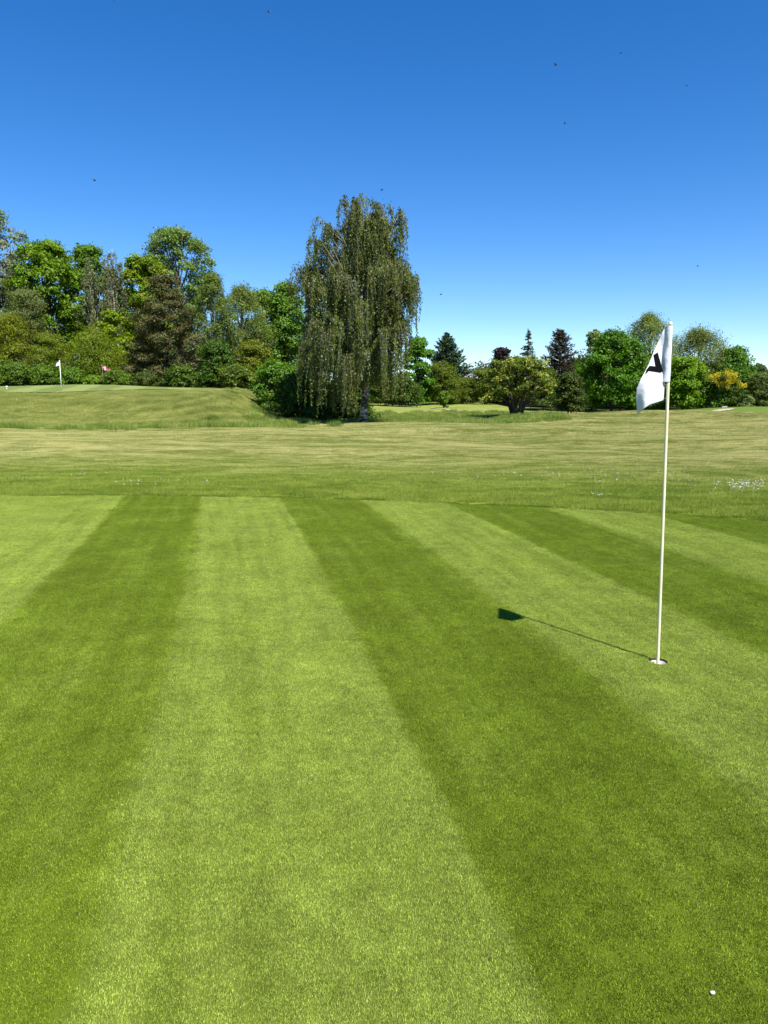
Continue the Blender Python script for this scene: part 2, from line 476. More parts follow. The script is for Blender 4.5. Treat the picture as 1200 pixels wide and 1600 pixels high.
def ribbon(name, pts, w, mat, lift=0.05, seed=1):
    rr = random.Random(seed)
    V, Fc = [], []
    n = 26
    for i in range(n + 1):
        t = i / n * (len(pts) - 1); k = min(int(t), len(pts) - 2); u = t - k
        x = pts[k][0] * (1 - u) + pts[k + 1][0] * u; y = pts[k][1] * (1 - u) + pts[k + 1][1] * u
        ww = w * (0.35 + 0.65 * math.sin(math.pi * min(max(i / n, .03), .97))) * rr.uniform(0.6, 1.25)
        tx, ty = pts[k + 1][0] - pts[k][0], pts[k + 1][1] - pts[k][1]
        l = math.hypot(tx, ty); px_, py_ = -ty / l, tx / l
        for sgn in (-1, -0.33, 0.33, 1):
            xx, yy = x + px_ * ww * sgn / 2, y + py_ * ww * sgn / 2
            V.append((xx, yy, tz(xx, yy) + lift))
    for i in range(n):
        for k in range(3):
            Fc.append((i * 4 + k, i * 4 + k + 1, (i + 1) * 4 + k + 1, (i + 1) * 4 + k))
    return tag(poly_obj(name, V, Fc, mat, smooth=True), kind='structure')
ribbon('path', [(5.2, 84), (6.5, 76), (8.8, 70), (10.3, 67)], 1.1, DRY, 0.06, 3)
ribbon('path', [(-17, 63.4), (-12.5, 63.0), (-10.6, 61.0), (-9.4, 57.5)], 1.2, DRY, 0.06, 5)
ribbon('sand_patch', [(27.6, 63.3), (28.8, 64.0), (30.4, 64.9)], 1.0, SAND, 0.05, 7)
ribbon('sand_patch', [(27.2, 62.0), (28.6, 62.2), (30.9, 62.5)], 0.5, SAND, 0.05, 9)

# ------------------------------------------------------------------ grass made of blades (stuff)
def blade_patch(rs, size, n, len_rng, wid, lean, lean_sd, yaw_sd, two=False):
    """Blades of one patch: each a tapering triangle (or a bent pair); leans towards local +Y."""
    p = rs.uniform(-size / 2, size / 2, (n, 2))
    L_ = rs.uniform(*len_rng, n); W_ = wid * rs.uniform(0.7, 1.3, n)
    yaw = rs.normal(0, yaw_sd, n); ln = np.clip(rs.normal(lean, lean_sd, n), -1.3, 1.45)
    face = rs.uniform(0, 2 * np.pi, n)
    dirx, diry = -np.sin(yaw), np.cos(yaw)
    wx, wy = np.cos(face) * W_ / 2, np.sin(face) * W_ / 2
    hx, hz = L_ * np.sin(ln), L_ * np.cos(ln)
    z0 = np.zeros(n)
    a = np.stack([p[:, 0] - wx, p[:, 1] - wy, z0 - 0.002], -1)
    b = np.stack([p[:, 0] + wx, p[:, 1] + wy, z0 - 0.002], -1)
    c = np.stack([p[:, 0] + dirx * hx, p[:, 1] + diry * hx, hz], -1)
    if not two:
        return np.stack([a, b, c], 1), rs.uniform(0, 1, n)
    # rounded blade: wide middle, a quad plus tip drawn as two triangles sharing the middle
    mx = p + np.stack([dirx * hx * 0.45, diry * hx * 0.45], -1)
    mz = hz * 0.62
    m1 = np.stack([mx[:, 0] - wx, mx[:, 1] - wy, mz], -1); m2 = np.stack([mx[:, 0] + wx, mx[:, 1] + wy, mz], -1)
    base = np.stack([p[:, 0], p[:, 1], z0 - 0.002], -1)
    tri = np.concatenate([np.stack([base, m2, m1], 1), np.stack([m1, m2, c], 1)], 0)
    r = rs.uniform(0, 1, n)
    return tri, np.concatenate([r, r])

def instancer(name, patches, mat, P, ROT, SC, VID, label_kind='stuff'):
    """One object: blade patches and a cloud of points; a node tree sets a patch on each point."""
    tris = np.concatenate([t for t, _ in patches]); rn = np.concatenate([np.repeat(r, 3) for _, r in patches])
    vid = np.concatenate([np.full(len(t) * 3, i) for i, (t, _) in enumerate(patches)])
    nv = len(tris) * 3
    me = bpy.data.meshes.new(name)
    fill_mesh(me, np.concatenate([tris.reshape(-1, 3), P]), np.arange(nv).reshape(-1, 3))
    n = len(P)
    def add(nm, typ, arr, key='value'):
        a = me.attributes.new(nm, typ, 'POINT'); a.data.foreach_set(key, np.ascontiguousarray(arr, np.float32).ravel())
    add('is_pt', 'FLOAT', np.concatenate([np.zeros(nv), np.ones(n)]))
    add('vid', 'FLOAT', np.concatenate([vid, VID]))
    add('rnd', 'FLOAT', np.concatenate([rn, np.zeros(n)]))
    add('rot', 'FLOAT_VECTOR', np.concatenate([np.zeros((nv, 3)), ROT]), 'vector')
    add('sc', 'FLOAT_VECTOR', np.concatenate([np.ones((nv, 3)), SC]), 'vector')
    o = link_mesh(name, me, mat)
    ng = bpy.data.node_groups.new(name + '_nodes', 'GeometryNodeTree')
    ng.interface.new_socket('Geometry', in_out='INPUT', socket_type='NodeSocketGeometry')
    ng.interface.new_socket('Geometry', in_out='OUTPUT', socket_type='NodeSocketGeometry')
    N, L = ng.nodes, ng.links
    gi = N.new('NodeGroupInput'); go = N.new('NodeGroupOutput'); jn = N.new('GeometryNodeJoinGeometry')
    def named(nm, typ='FLOAT'):
        a = N.new('GeometryNodeInputNamedAttribute'); a.data_type = typ; a.inputs['Name'].default_value = nm; return a.outputs[0]
    def cmp_(v, lo):
        c = N.new('FunctionNodeCompare'); c.data_type = 'FLOAT'; c.operation = 'GREATER_THAN'; L.new(v, c.inputs[0]); c.inputs[1].default_value = lo; return c.outputs[0]
    sp = N.new('GeometryNodeSeparateGeometry'); sp.domain = 'POINT'
    L.new(gi.outputs[0], sp.inputs[0]); L.new(cmp_(named('is_pt'), 0.5), sp.inputs[1])
    er = N.new('FunctionNodeEulerToRotation'); L.new(named('rot', 'FLOAT_VECTOR'), er.inputs[0])
    scn = named('sc', 'FLOAT_VECTOR')
    rest_p, rest_m = sp.outputs[0], sp.outputs[1]
    for i in range(len(patches)):
        if i < len(patches) - 1:
            a = N.new('GeometryNodeSeparateGeometry'); b = N.new('GeometryNodeSeparateGeometry')
            f = cmp_(named('vid'), i + 0.5)
            for q, src in ((a, rest_p), (b, rest_m)):
                q.domain = 'POINT'; L.new(src, q.inputs[0]); L.new(f, q.inputs[1])
            p_, m_ = a.outputs[1], b.outputs[1]; rest_p, rest_m = a.outputs[0], b.outputs[0]
        else:
            p_, m_ = rest_p, rest_m
        ip = N.new('GeometryNodeInstanceOnPoints')
        L.new(p_, ip.inputs['Points']); L.new(m_, ip.inputs['Instance']); L.new(er.outputs[0], ip.inputs['Rotation']); L.new(scn, ip.inputs['Scale'])
        L.new(ip.outputs[0], jn.inputs[0])
    L.new(jn.outputs[0], go.inputs[0])
    md = o.modifiers.new('blades', 'NODES'); md.node_group = ng
    return tag(o, kind=label_kind)

def wedge_points(rs, y0, y1, step, side=0.62, extra=1.2, jit=0.3):
    """Jittered grid over what a camera near this one can see."""
    yy = np.arange(y0, y1, step * 0.87); out = []
    for j, y in enumerate(yy):
        w = side * y + extra
        xx = np.arange(-w, w, step) + step * rs.uniform(0, 1)
        out.append(np.stack([xx + rs.uniform(-jit, jit, len(xx)) * step, y + rs.uniform(-jit, jit, len(xx)) * step], -1))
    return np.concatenate(out)

def slope_rot(P, yaw):
    e = 0.15
    dzx = (terr(P[:, 0] + e, P[:, 1]) - terr(P[:, 0] - e, P[:, 1])) / (2 * e)
    dzy = (terr(P[:, 0], P[:, 1] + e) - terr(P[:, 0], P[:, 1] - e)) / (2 * e)
    R = np.zeros((len(P), 3))
    for i in range(len(P)):
        n = Vector((-dzx[i], -dzy[i], 1)).normalized()
        q = Vector((0, 0, 1)).rotation_difference(n)
        R[i] = (q.to_matrix() @ Matrix.Rotation(yaw[i], 3, 'Z')).to_euler()
    return R

rs = np.random.RandomState(11)
def dist_green(P): return np.hypot(P[:, 0] - GC[0], P[:, 1] - GC[1])

# short turf of the putting green; blades lie away from the mower, pale and dark stripes lean opposite ways
P = wedge_points(rs, 1.15, 12.6, 0.112)
dg = dist_green(P)
P = P[(dg < GR - 0.02) & (np.hypot(P[:, 0] - HOLE[0], P[:, 1] - HOLE[1]) > 0.135)]
n = len(P)
k = np.maximum(0, np.floor(stripe_s(P[:, 0], P[:, 1]) + rs.uniform(-0.02, 0.02, n)).astype(int))
yaw = np.where(k % 2 == 0, 0.0, math.pi) + 0.19 + rs.normal(0, 0.6, n)
ROT = np.zeros((n, 3)); ROT[:, 2] = yaw
SC = np.ones((n, 3)) * rs.uniform(0.92, 1.12, n)[:, None]; SC[:, 0] *= rs.choice([-1, 1], n)
patches = [blade_patch(rs, 0.165, 2150, (0.004, 0.0105), 0.0027, 0.66, 0.5, 1.2) for _ in range(4)]
instancer('putting_green_grass', patches, green_mat('green_blades', True), np.column_stack([P, np.full(n, 0.004)]), ROT, SC, rs.randint(0, 4, n))
# a few blades round the cup
NB = 90
a = rs.uniform(0, 2 * np.pi, NB); r = rs.uniform(0.083, 0.17, NB)
Pc = np.stack([HOLE[0] + r * np.cos(a), HOLE[1] + r * np.sin(a)], -1)
small = [blade_patch(rs, 0.045, 170, (0.006, 0.012), 0.0024, 0.6, 0.4, 2.0) for _ in range(2)]
R2 = np.zeros((NB, 3)); R2[:, 2] = rs.uniform(0, 6.28, NB)
instancer('cup_edge_grass', small, bpy.data.materials['green_blades'], np.column_stack([Pc, np.full(NB, 0.004)]), R2, np.ones((NB, 3)), rs.randint(0, 2, NB))

# semi-rough round the green and the near fairway
FAIR_BLADES = fairway_mat('fairway_blades', True, 1.05)
P = wedge_points(rs, 8.0, 30.0, 0.42)
dg = dist_green(P); P = P[dg > GR + 0.26]; n = len(P); dg = dist_green(P)
hgt = 0.75 + 0.55 * np.exp(-((dg - GR - 0.5) / 1.2) ** 2)
SC = np.ones((n, 3)) * rs.uniform(0.85, 1.2, n)[:, None]; SC[:, 2] *= hgt
patches = [blade_patch(rs, 0.56, 2900, (0.02, 0.048), 0.005, 0.45, 0.45, 2.2) for _ in range(4)]
instancer('near_fairway_grass', patches, FAIR_BLADES, np.column_stack([P, terr(P[:, 0], P[:, 1])]), slope_rot(P, rs.uniform(0, 6.28, n)), SC, rs.randint(0, 4, n))
# lip of longer grass right along the edge of the putting green
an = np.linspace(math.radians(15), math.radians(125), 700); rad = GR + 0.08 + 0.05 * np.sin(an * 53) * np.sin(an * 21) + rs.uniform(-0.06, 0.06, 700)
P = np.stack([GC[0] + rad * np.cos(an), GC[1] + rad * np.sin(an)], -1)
LIP_BLADES = rough_mat('edge_blades', (0.11, 0.17, 0.015), (0.19, 0.25, 0.03))  # darker tone puts the shadow line at the fringe base into the colour
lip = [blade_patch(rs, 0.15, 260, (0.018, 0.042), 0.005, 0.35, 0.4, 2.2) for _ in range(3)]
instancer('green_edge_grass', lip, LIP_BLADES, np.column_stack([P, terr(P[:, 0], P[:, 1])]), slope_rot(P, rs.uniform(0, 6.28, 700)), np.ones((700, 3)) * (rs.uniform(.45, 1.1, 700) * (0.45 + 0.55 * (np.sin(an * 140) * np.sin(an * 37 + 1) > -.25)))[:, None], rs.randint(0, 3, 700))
# far fairway, coarser
P = wedge_points(rs, 29.5, 66.0, 1.1, jit=0.2)
rz_, lz_, tz_ = zone_cols(P[:, 0], P[:, 1])
on_far = (np.hypot((P[:, 0] - FGC[0]) / 14.2, (P[:, 1] - FGC[1]) / 6.6) < 1)
P = P[(rz_ < 0.6) & (lz_ < 0.4) & (tz_ < 0.4) & ~on_far]; n = len(P)
patches = [blade_patch(rs, 1.6, 5200, (0.025, 0.06), 0.014, 0.6, 0.4, 2.2) for _ in range(4)]
instancer('far_fairway_grass', patches, FAIR_BLADES, np.column_stack([P, terr(P[:, 0], P[:, 1])]), slope_rot(P, rs.uniform(0, 6.28, n)), np.ones((n, 3)), rs.randint(0, 4, n))
# uncut grass at the foot of the plateau and in the swale
P = wedge_points(rs, 36.0, 70.0, 0.5)
rz_, lz_, tz_ = zone_cols(P[:, 0], P[:, 1])
wob = 0.5 + 0.5 * np.sin(P[:, 0] * 1.7 + np.sin(P[:, 1] * 1.3) * 2) * np.sin(P[:, 0] * .61 + P[:, 1] * .9)
keep = rs.uniform(0, 1, len(P)) < rz_ ** 1.5 * (0.35 + 0.65 * wob)
P = P[keep]; wob = wob[keep]; n = len(P)
patches = [blade_patch(rs, 0.7, 420, (0.10, 0.34), 0.014, 0.25, 0.3, 3.0, True) for _ in range(4)]
SC = np.ones((n, 3)) * rs.uniform(0.6, 1.1, n)[:, None]; SC[:, 2] *= 0.6 + 0.8 * wob
instancer('uncut_grass', patches, rough_mat('uncut_blades', (0.15, 0.23, 0.03), (0.29, 0.34, 0.075)), np.column_stack([P, terr(P[:, 0], P[:, 1]) - 0.01]), slope_rot(P, rs.uniform(0, 6.28, n)), SC, rs.randint(0, 4, n))

# daisies in the semi-rough
def daisy_tris(rs):
    T = []
    for i in range(9):
        a0 = 2 * math.pi * i / 9
        tip = [0.011 * math.cos(a0), 0.011 * math.sin(a0), 0.045 + rs.uniform(-.002, .003)]
        l = [0.011 * math.cos(a0 + .5), 0.011 * math.sin(a0 + .5), 0.045]
        T.append([[0, 0, 0.046], tip, l])
    T.append([[-.001, 0, 0], [.001, 0, 0], [0, 0, 0.046]])
    return np.array(T), rs.uniform(0, 1, len(T))
DAISY = plain('daisy_petals', (0.82, 0.82, 0.80), 0.7, 0.2, 0.05, 50)
pts = []
def daisy_cluster(px, py, sx_, sy_, n):
    for _ in range(n):
        x_, y_ = px + rs.normal(0, sx_), py + rs.normal(0, sy_)
        dep = EYE / math.tan(PITCH + math.atan((y_ - 800) / F))
        if dep < 9: continue
        q = at(x_, y_, dep); pts.append((q.x, q.y))
for c in [(1165, 760, 26, 4, 110), (1150, 768, 20, 3, 16), (120, 742, 30, 4, 14), (260, 757, 30, 3, 12), (315, 757, 20, 3, 9), (220, 755, 20, 3, 10), (480, 735, 20, 3, 8), (535, 732, 12, 2, 10), (685, 742, 18, 4, 10),
          (780, 740, 30, 4, 14), (860, 742, 22, 4, 16), (925, 742, 26, 5, 22), (950, 748, 20, 4, 12), (935, 777, 6, 1.2, 8), (1065, 750, 18, 4, 10), (1010, 745, 22, 4, 8), (20, 705, 30, 3, 12), (60, 720, 60, 6, 16), (150, 700, 70, 8, 18),
          (420, 690, 90, 8, 16), (620, 700, 90, 8, 12), (1060, 730, 30, 6, 12), (30, 752, 30, 2, 6), (640, 728, 60, 5, 16)]:
    daisy_cluster(*c)
P = np.array(pts); n = len(P)
P = P[np.hypot(P[:, 0] - GC[0], P[:, 1] - GC[1]) > GR + 0.3]; n = len(P)
SC = np.ones((n, 3)) * rs.uniform(0.5, 0.95, n)[:, None]; SC[:, 2] = 1.5
R2 = np.zeros((n, 3)); R2[:, 0] = rs.normal(0.25, 0.2, n); R2[:, 2] = rs.uniform(-.5, .5, n)
instancer('daisies', [daisy_tris(rs), daisy_tris(rs)], DAISY, np.column_stack([P, terr(P[:, 0], P[:, 1])]), R2, SC, rs.randint(0, 2, n))

# ------------------------------------------------------------------ trees and shrubs
def leaves_mesh(name, C, Nn, Ln, Wd, colr, mat, parent, axis=None):
    n = len(C)
    Nn = Nn / (np.linalg.norm(Nn, axis=1, keepdims=True) + 1e-9)
    if axis is None: axis = np.random.RandomState(n).normal(size=(n, 3))
    a = axis - Nn * np.sum(axis * Nn, 1, keepdims=True)
    a /= (np.linalg.norm(a, axis=1, keepdims=True) + 1e-9)
    b = np.cross(Nn, a)
    Ln = np.broadcast_to(np.asarray(Ln, float), (n,))[:, None] / 2; Wd = np.broadcast_to(np.asarray(Wd, float), (n,))[:, None] / 2
    V = np.stack([C - a * Ln, C + b * Wd, C + a * Ln, C - b * Wd], 1).reshape(-1, 3)
    me = bpy.data.meshes.new(name)
    fill_mesh(me, V, np.arange(4 * n).reshape(-1, 4))
    ca = me.color_attributes.new('tint', 'FLOAT_COLOR', 'POINT')
    c4 = np.concatenate([np.clip(colr, 0.004, 0.9), np.ones((n, 1))], 1)
    ca.data.foreach_set('color', np.repeat(c4, 4, 0).astype(np.float32).ravel())
    return link_mesh(name, me, mat, parent)

def tint(rs, base, n, sd=0.16, yel=0.10):
    b = np.asarray(base, float)
    v = np.exp(rs.normal(0, sd, n))[:, None]
    y = rs.normal(0, yel, n)[:, None]
    return b[None] * v * np.concatenate([1 + y, 1 + 0.25 * y, 1 - 0.8 * y], 1)

def place(px, top, halfw, Y, zoff=0.0):
    q = at(px, 620, Y); X = q.x; zb = tz(X, Y) + zoff
    t = at(px, top, Y)
    return X, zb, t.z - zb, 2 * halfw * Y / F

PROFILE = {
    'round': lambda t: math.sqrt(max(0.0, 1 - (2 * t - 1) ** 2)) * 0.9 + 0.1,
    'egg': lambda t: math.sqrt(max(0.02, 1 - abs(2 * (t ** 0.8) - 0.85) ** 2.2)),
    'dome': lambda t: math.sqrt(max(0.03, 1 - t ** 2.2)),
    'cone': lambda t: max(0.06, 1 - t) ** 0.8,
    'spread': lambda t: 0.55 + 0.45 * math.sin(math.pi * min(1, t * 0.9 + 0.05)) if t < .9 else 0.6,
    'column': lambda t: (0.55 + 0.45 * math.sin(math.pi * min(t * 1.2, 1))) * (1 if t < .8 else (1 - t) * 4 + 0.15),
}

def broad_tree(name, label, px, top, halfw, Y, col, seed, shape='egg', base_frac=0.25, nl=22, leaves=16000, size=0.26,
               lob=0.20, bark=None, cat='tree', group=None, mat=None, flat=0.8, trunk_r=None, open_=0.30, stems=1, spread_sd=0.20, elong=1.5, depth=0.9, side_lobes=(), col2=None):
    r = random.Random(seed); rs = np.random.RandomState(seed)
    X, zb, H, W = place(px, top, halfw, Y)
    root = empty(name, (X, Y, zb)); tag(root, label, cat, group)
    hb = H * base_frac; prof = PROFILE[shape]
    tr = trunk_r or max(0.06, H * 0.017)
    lobes = []
    for i in range(nl):
        t = (i + r.random()) / nl
        t = t ** 0.92
        R = prof(t) * W / 2
        lr = W * lob * r.uniform(0.7, 1.25)
        a = i * 2.39996 + r.uniform(-.5, .5)
        rr = max(0, R - lr * 0.8) * math.sqrt(r.uniform(0.4, 1.0))
        z = hb + (H - hb) * t
        z = min(max(z, hb + lr * flat * 0.5), H - lr * flat * 0.9)
        lobes.append((rr * math.cos(a), rr * math.sin(a) * depth, z, lr))
    lobes.append((r.uniform(-.1, .1) * W, 0, H - W * lob * flat * 0.8, W * lob * 0.8))
    for s_ in side_lobes: lobes.append((s_[0] * W / 2, r.uniform(-.2, .2) * W, s_[1] * H, s_[2] * W))
    # trunk(s) and limbs
    tb = MB(); lb = MB()
    lean = Vector((r.uniform(-.03, .03), r.uniform(-.03, .03), 1))
    stem_pts = []
    for s in range(stems):
        if stems == 1:
            pts = [Vector((0, 0, -0.15)), lean * (H * .18), lean * (H * .45) + Vector((r.uniform(-.02, .02) * H, 0, 0)), lean * (H * .72)]
        else:
            a = 2 * math.pi * s / stems + r.uniform(-.3, .3); o = W * 0.05
            d = Vector((math.cos(a), math.sin(a), 0))
            pts = [d * o * .6 + Vector((0, 0, -0.15)), d * W * .10 + Vector((0, 0, H * .22)), d * W * .20 + Vector((0, 0, H * .45)), d * W * .27 + Vector((0, 0, H * .68))]
        k = 1.0 if stems == 1 else 0.55
        tb.tube(pts, [tr * 1.25 * k, tr * k, tr * .6 * k, tr * .22 * k], 8)
        stem_pts.append(pts)
    for (x, y, z, lr) in lobes:
        pts = min(stem_pts, key=lambda p: (p[2] - Vector((x, y, z))).length)
        z0 = max(z * r.uniform(0.45, 0.75), H * .12)
        # point on the trunk at that height
        q = pts[0]
        for i in range(3):
            if pts[i].z <= z0 <= pts[i + 1].z or i == 2:
                u = min(1, max(0, (z0 - pts[i].z) / max(1e-6, pts[i + 1].z - pts[i].z))); q = pts[i].lerp(pts[i + 1], u)
                if pts[i].z <= z0 <= pts[i + 1].z: break
        e = Vector((x, y, z)); m = q.lerp(e, 0.5) + Vector((0, 0, 0.05 * H * r.uniform(-.2, .8)))
        lb.tube([q, m, e], [tr * .34, tr * .22, tr * .06], 5)
        for _ in range(2):
            e2 = e + Vector((r.uniform(-1, 1), r.uniform(-1, 1), r.uniform(-.3, .8))) * lr * 0.85
            lb.tube([m.lerp(e, .4), e2], [tr * .12, tr * .03], 4)
    bm_ = bark or BARK
    tb.build('trunk', bm_, root, True); tag(lb.build('limbs', bm_, root, True), kind='stuff')
    # foliage: clusters on every lobe, leaves on every cluster
    Cs, Ns, cols = [], [], []
    area = sum(l[3] ** 2 for l in lobes)
    for (x, y, z, lr) in lobes:
        nleaf = int(1.2 * leaves * lr * lr / area)
        nc = max(9, int(34 * (1 - open_)))
        d = rs.normal(size=(nc, 3)); d /= np.linalg.norm(d, axis=1, keepdims=True)
        d[:, 2] = np.where(d[:, 2] < -0.35, -d[:, 2] * .6, d[:, 2])
        rad = lr * rs.uniform(0.55, 1.05, nc)
        cc = np.array([x, y, z]) + d * rad[:, None] * np.array([1, 1, flat])
        which = rs.randint(0, nc, nleaf)
        p = cc[which] + rs.normal(0, spread_sd * lr, (nleaf, 3)) * np.array([1, 1, flat * 0.8])
        p[:, 2] = np.maximum(p[:, 2], 0.05)
        outw = (p - np.array([x, y, z])); outw /= (np.linalg.norm(outw, axis=1, keepdims=True) + 1e-6)
        nn = outw * 0.7 + np.array([0, 0, 0.45]) + rs.normal(0, 0.55, (nleaf, 3))
        cb = tint(rs, col, nc, 0.14, 0.07)
        if col2 is not None:
            cb = np.where(rs.uniform(0, 1, nc)[:, None] < 0.28, tint(rs, col2, nc, 0.12, 0.05), cb)
        ct = cb[which] * tint(rs, (1, 1, 1), nleaf, 0.11, 0.05)
        Cs.append(p); Ns.append(nn); cols.append(ct)
    C = np.concatenate(Cs); n = len(C)
    leaves_mesh('crown', C, np.concatenate(Ns), 1.02 * size * rs.uniform(0.7, 1.3, n), 1.02 * size / elong * rs.uniform(0.7, 1.2, n), np.concatenate(cols) * np.array([1.22, 1.32, 0.75]), mat or LEAF, root)
    return root

def weeping_tree(name, label, px, top, halfw, Y, col, seed, tips=None, n_tips=26, strands=260, per=70, size=0.11, trunk_r=0.16, Lr=(0.8, 2.4), low=0.15, base_frac=0.3,
                 group=None, shape='egg', zmin=0.6, gap=None, trunk_dx=0.0, limb_bark=None):
    r = random.Random(seed); rs = np.random.RandomState(seed)
    X, zb, H, W = place(px, top, halfw, Y)
    root = empty(name, (X, Y, zb)); tag(root, label, 'tree', group)
    prof = PROFILE[shape]
    tp = [Vector((0, 0, -0.2)), Vector((0.02 * H + trunk_dx * .2, 0, H * .2)), Vector((trunk_dx * .5, .01 * H, H * .45)), Vector((trunk_dx * .8, -.01 * H, H * .7)), Vector((trunk_dx, 0, H * .95))]
    tb = MB().tube(tp, [trunk_r * 1.3, trunk_r, trunk_r * .72, trunk_r * .42, trunk_r * .08], 9)
    tb.build('trunk', BIRCH, root, True)
    T = [Vector((t[0] * (.77 if t[0] > 0 else .85), t[1], t[2] * .925)) + Vector((r.gauss(0, .35), r.gauss(0, .45), r.gauss(0, .3) - .15)) * (j > 0) for t in (tips or []) for j in range(3)]
    for i in range(n_tips):
        t = (i + r.random()) / n_tips; z = H * (base_frac + (0.97 - base_frac) * t)
        R = prof(t) * W / 2 * math.sqrt(r.uniform(0.35, 1)) * 0.92; a = i * 2.39996 + r.uniform(-.4, .4)
        T.append(Vector((R * math.cos(a), R * math.sin(a), z)))
    lb = MB(); limbs = []; near = Y < 60
    def on_trunk(z):
        for i in range(4):
            if tp[i].z <= z <= tp[i + 1].z: return tp[i].lerp(tp[i + 1], (z - tp[i].z) / (tp[i + 1].z - tp[i].z))
        return tp[-1].copy()
    for t in T:
        q = on_trunk(max(H * .14, t.z * r.uniform(0.55, 0.8) - 0.25 * math.hypot(t.x, t.y)))
        m = q.lerp(t, .55) + Vector((0, 0, 0.06 * H * r.uniform(.2, 1)))
        pts = [q, q.lerp(m, .5) + Vector((r.uniform(-.1, .1), r.uniform(-.1, .1), .02 * H)), m, t]
        lb.tube(pts, [trunk_r * .38, trunk_r * .28, trunk_r * .17, trunk_r * .04], 5); limbs.append(pts)
    Cs, Ns, cols, Ax = [], [], [], []
    bunch = 4
    for s in range(strands):
        if s % bunch == 0:
            L = limbs[r.randrange(len(limbs))]
            u = 3.0 - 2.1 * r.random() ** 1.5; i = min(int(u), 2); pb = L[i].lerp(L[i + 1], u - i)
            sd0 = Vector((r.gauss(0, 1), r.gauss(0, 1), 0)) * 0.6; rc0 = r.uniform(0.15, 0.85) * min(W * .09, .56); ls0 = r.uniform(*Lr); cb = tint(rs, col, 1, .2, .09)
        p0 = pb + Vector((r.gauss(0, .06), r.gauss(0, .06), r.gauss(0, .08)))
        out = Vector((p0.x, p0.y, 0)); out = out.normalized() if out.length > .2 else Vector((r.uniform(-1, 1), r.uniform(-1, 1), 0)).normalized()
        side = sd0 + Vector((r.gauss(0, 1), r.gauss(0, 1), 0)) * 0.16
        reach = rc0 * r.uniform(.85, 1.15)
        p1 = p0 + (out + side) * reach + Vector((0, 0, r.uniform(-.1, .35)))
        Ls = ls0 * r.uniform(.65, 1.15) * (1.35 if p0.z < H * .5 else 1.0)
        p2 = p1 + (out + side) * reach * .35 + Vector((0, 0, -Ls * .4)); p3 = p2 + Vector((r.gauss(0, .08), r.gauss(0, .08), -Ls * .6))
        if gap and gap(p1.x): zl = gap(p1.x)
        else: zl = zmin + r.uniform(0, .9)
        if p3.z < zl: p3.z = min(zl, p2.z - .05)
        if p2.z < zl: continue
        if near: lb.tube([p0, p1, p2, p3], [.014, .010, .006, .003], 3)
        nn = int(per * r.uniform(.7, 1.3) * (0.45 + 0.55 * Ls / Lr[1]))
        tt = rs.uniform(0.15, 3.0, nn); k = np.minimum(tt.astype(int), 2); f_ = (tt - k)[:, None]
        PP = np.array([p0, p1, p2, p3]); pos = PP[k] * (1 - f_) + PP[k + 1] * f_ + rs.normal(0, 1, (nn, 3)) * np.array([.07, .07, .10]) * (1.15 - 0.22 * tt)[:, None]
        nrm = rs.normal(0, 1, (nn, 3)); nrm[:, 2] *= .45; nrm += np.array([out.x, out.y, .25]) * .5
        Cs.append(pos); Ns.append(nrm); cols.append(cb * tint(rs, (1, 1, 1), nn, .14, .06)); Ax.append(rs.normal(0, .35, (nn, 3)) + np.array([0, 0, -1]))
    tag(lb.build('limbs', limb_bark or BARK_GREY, root, True), kind='stuff')
    C = np.concatenate(Cs); n = len(C)
    leaves_mesh('crown', C, np.concatenate(Ns), size * rs.uniform(.7, 1.35, n), size * .62 * rs.uniform(.7, 1.3, n), np.concatenate(cols), HANG, root, np.concatenate(Ax))
    return root

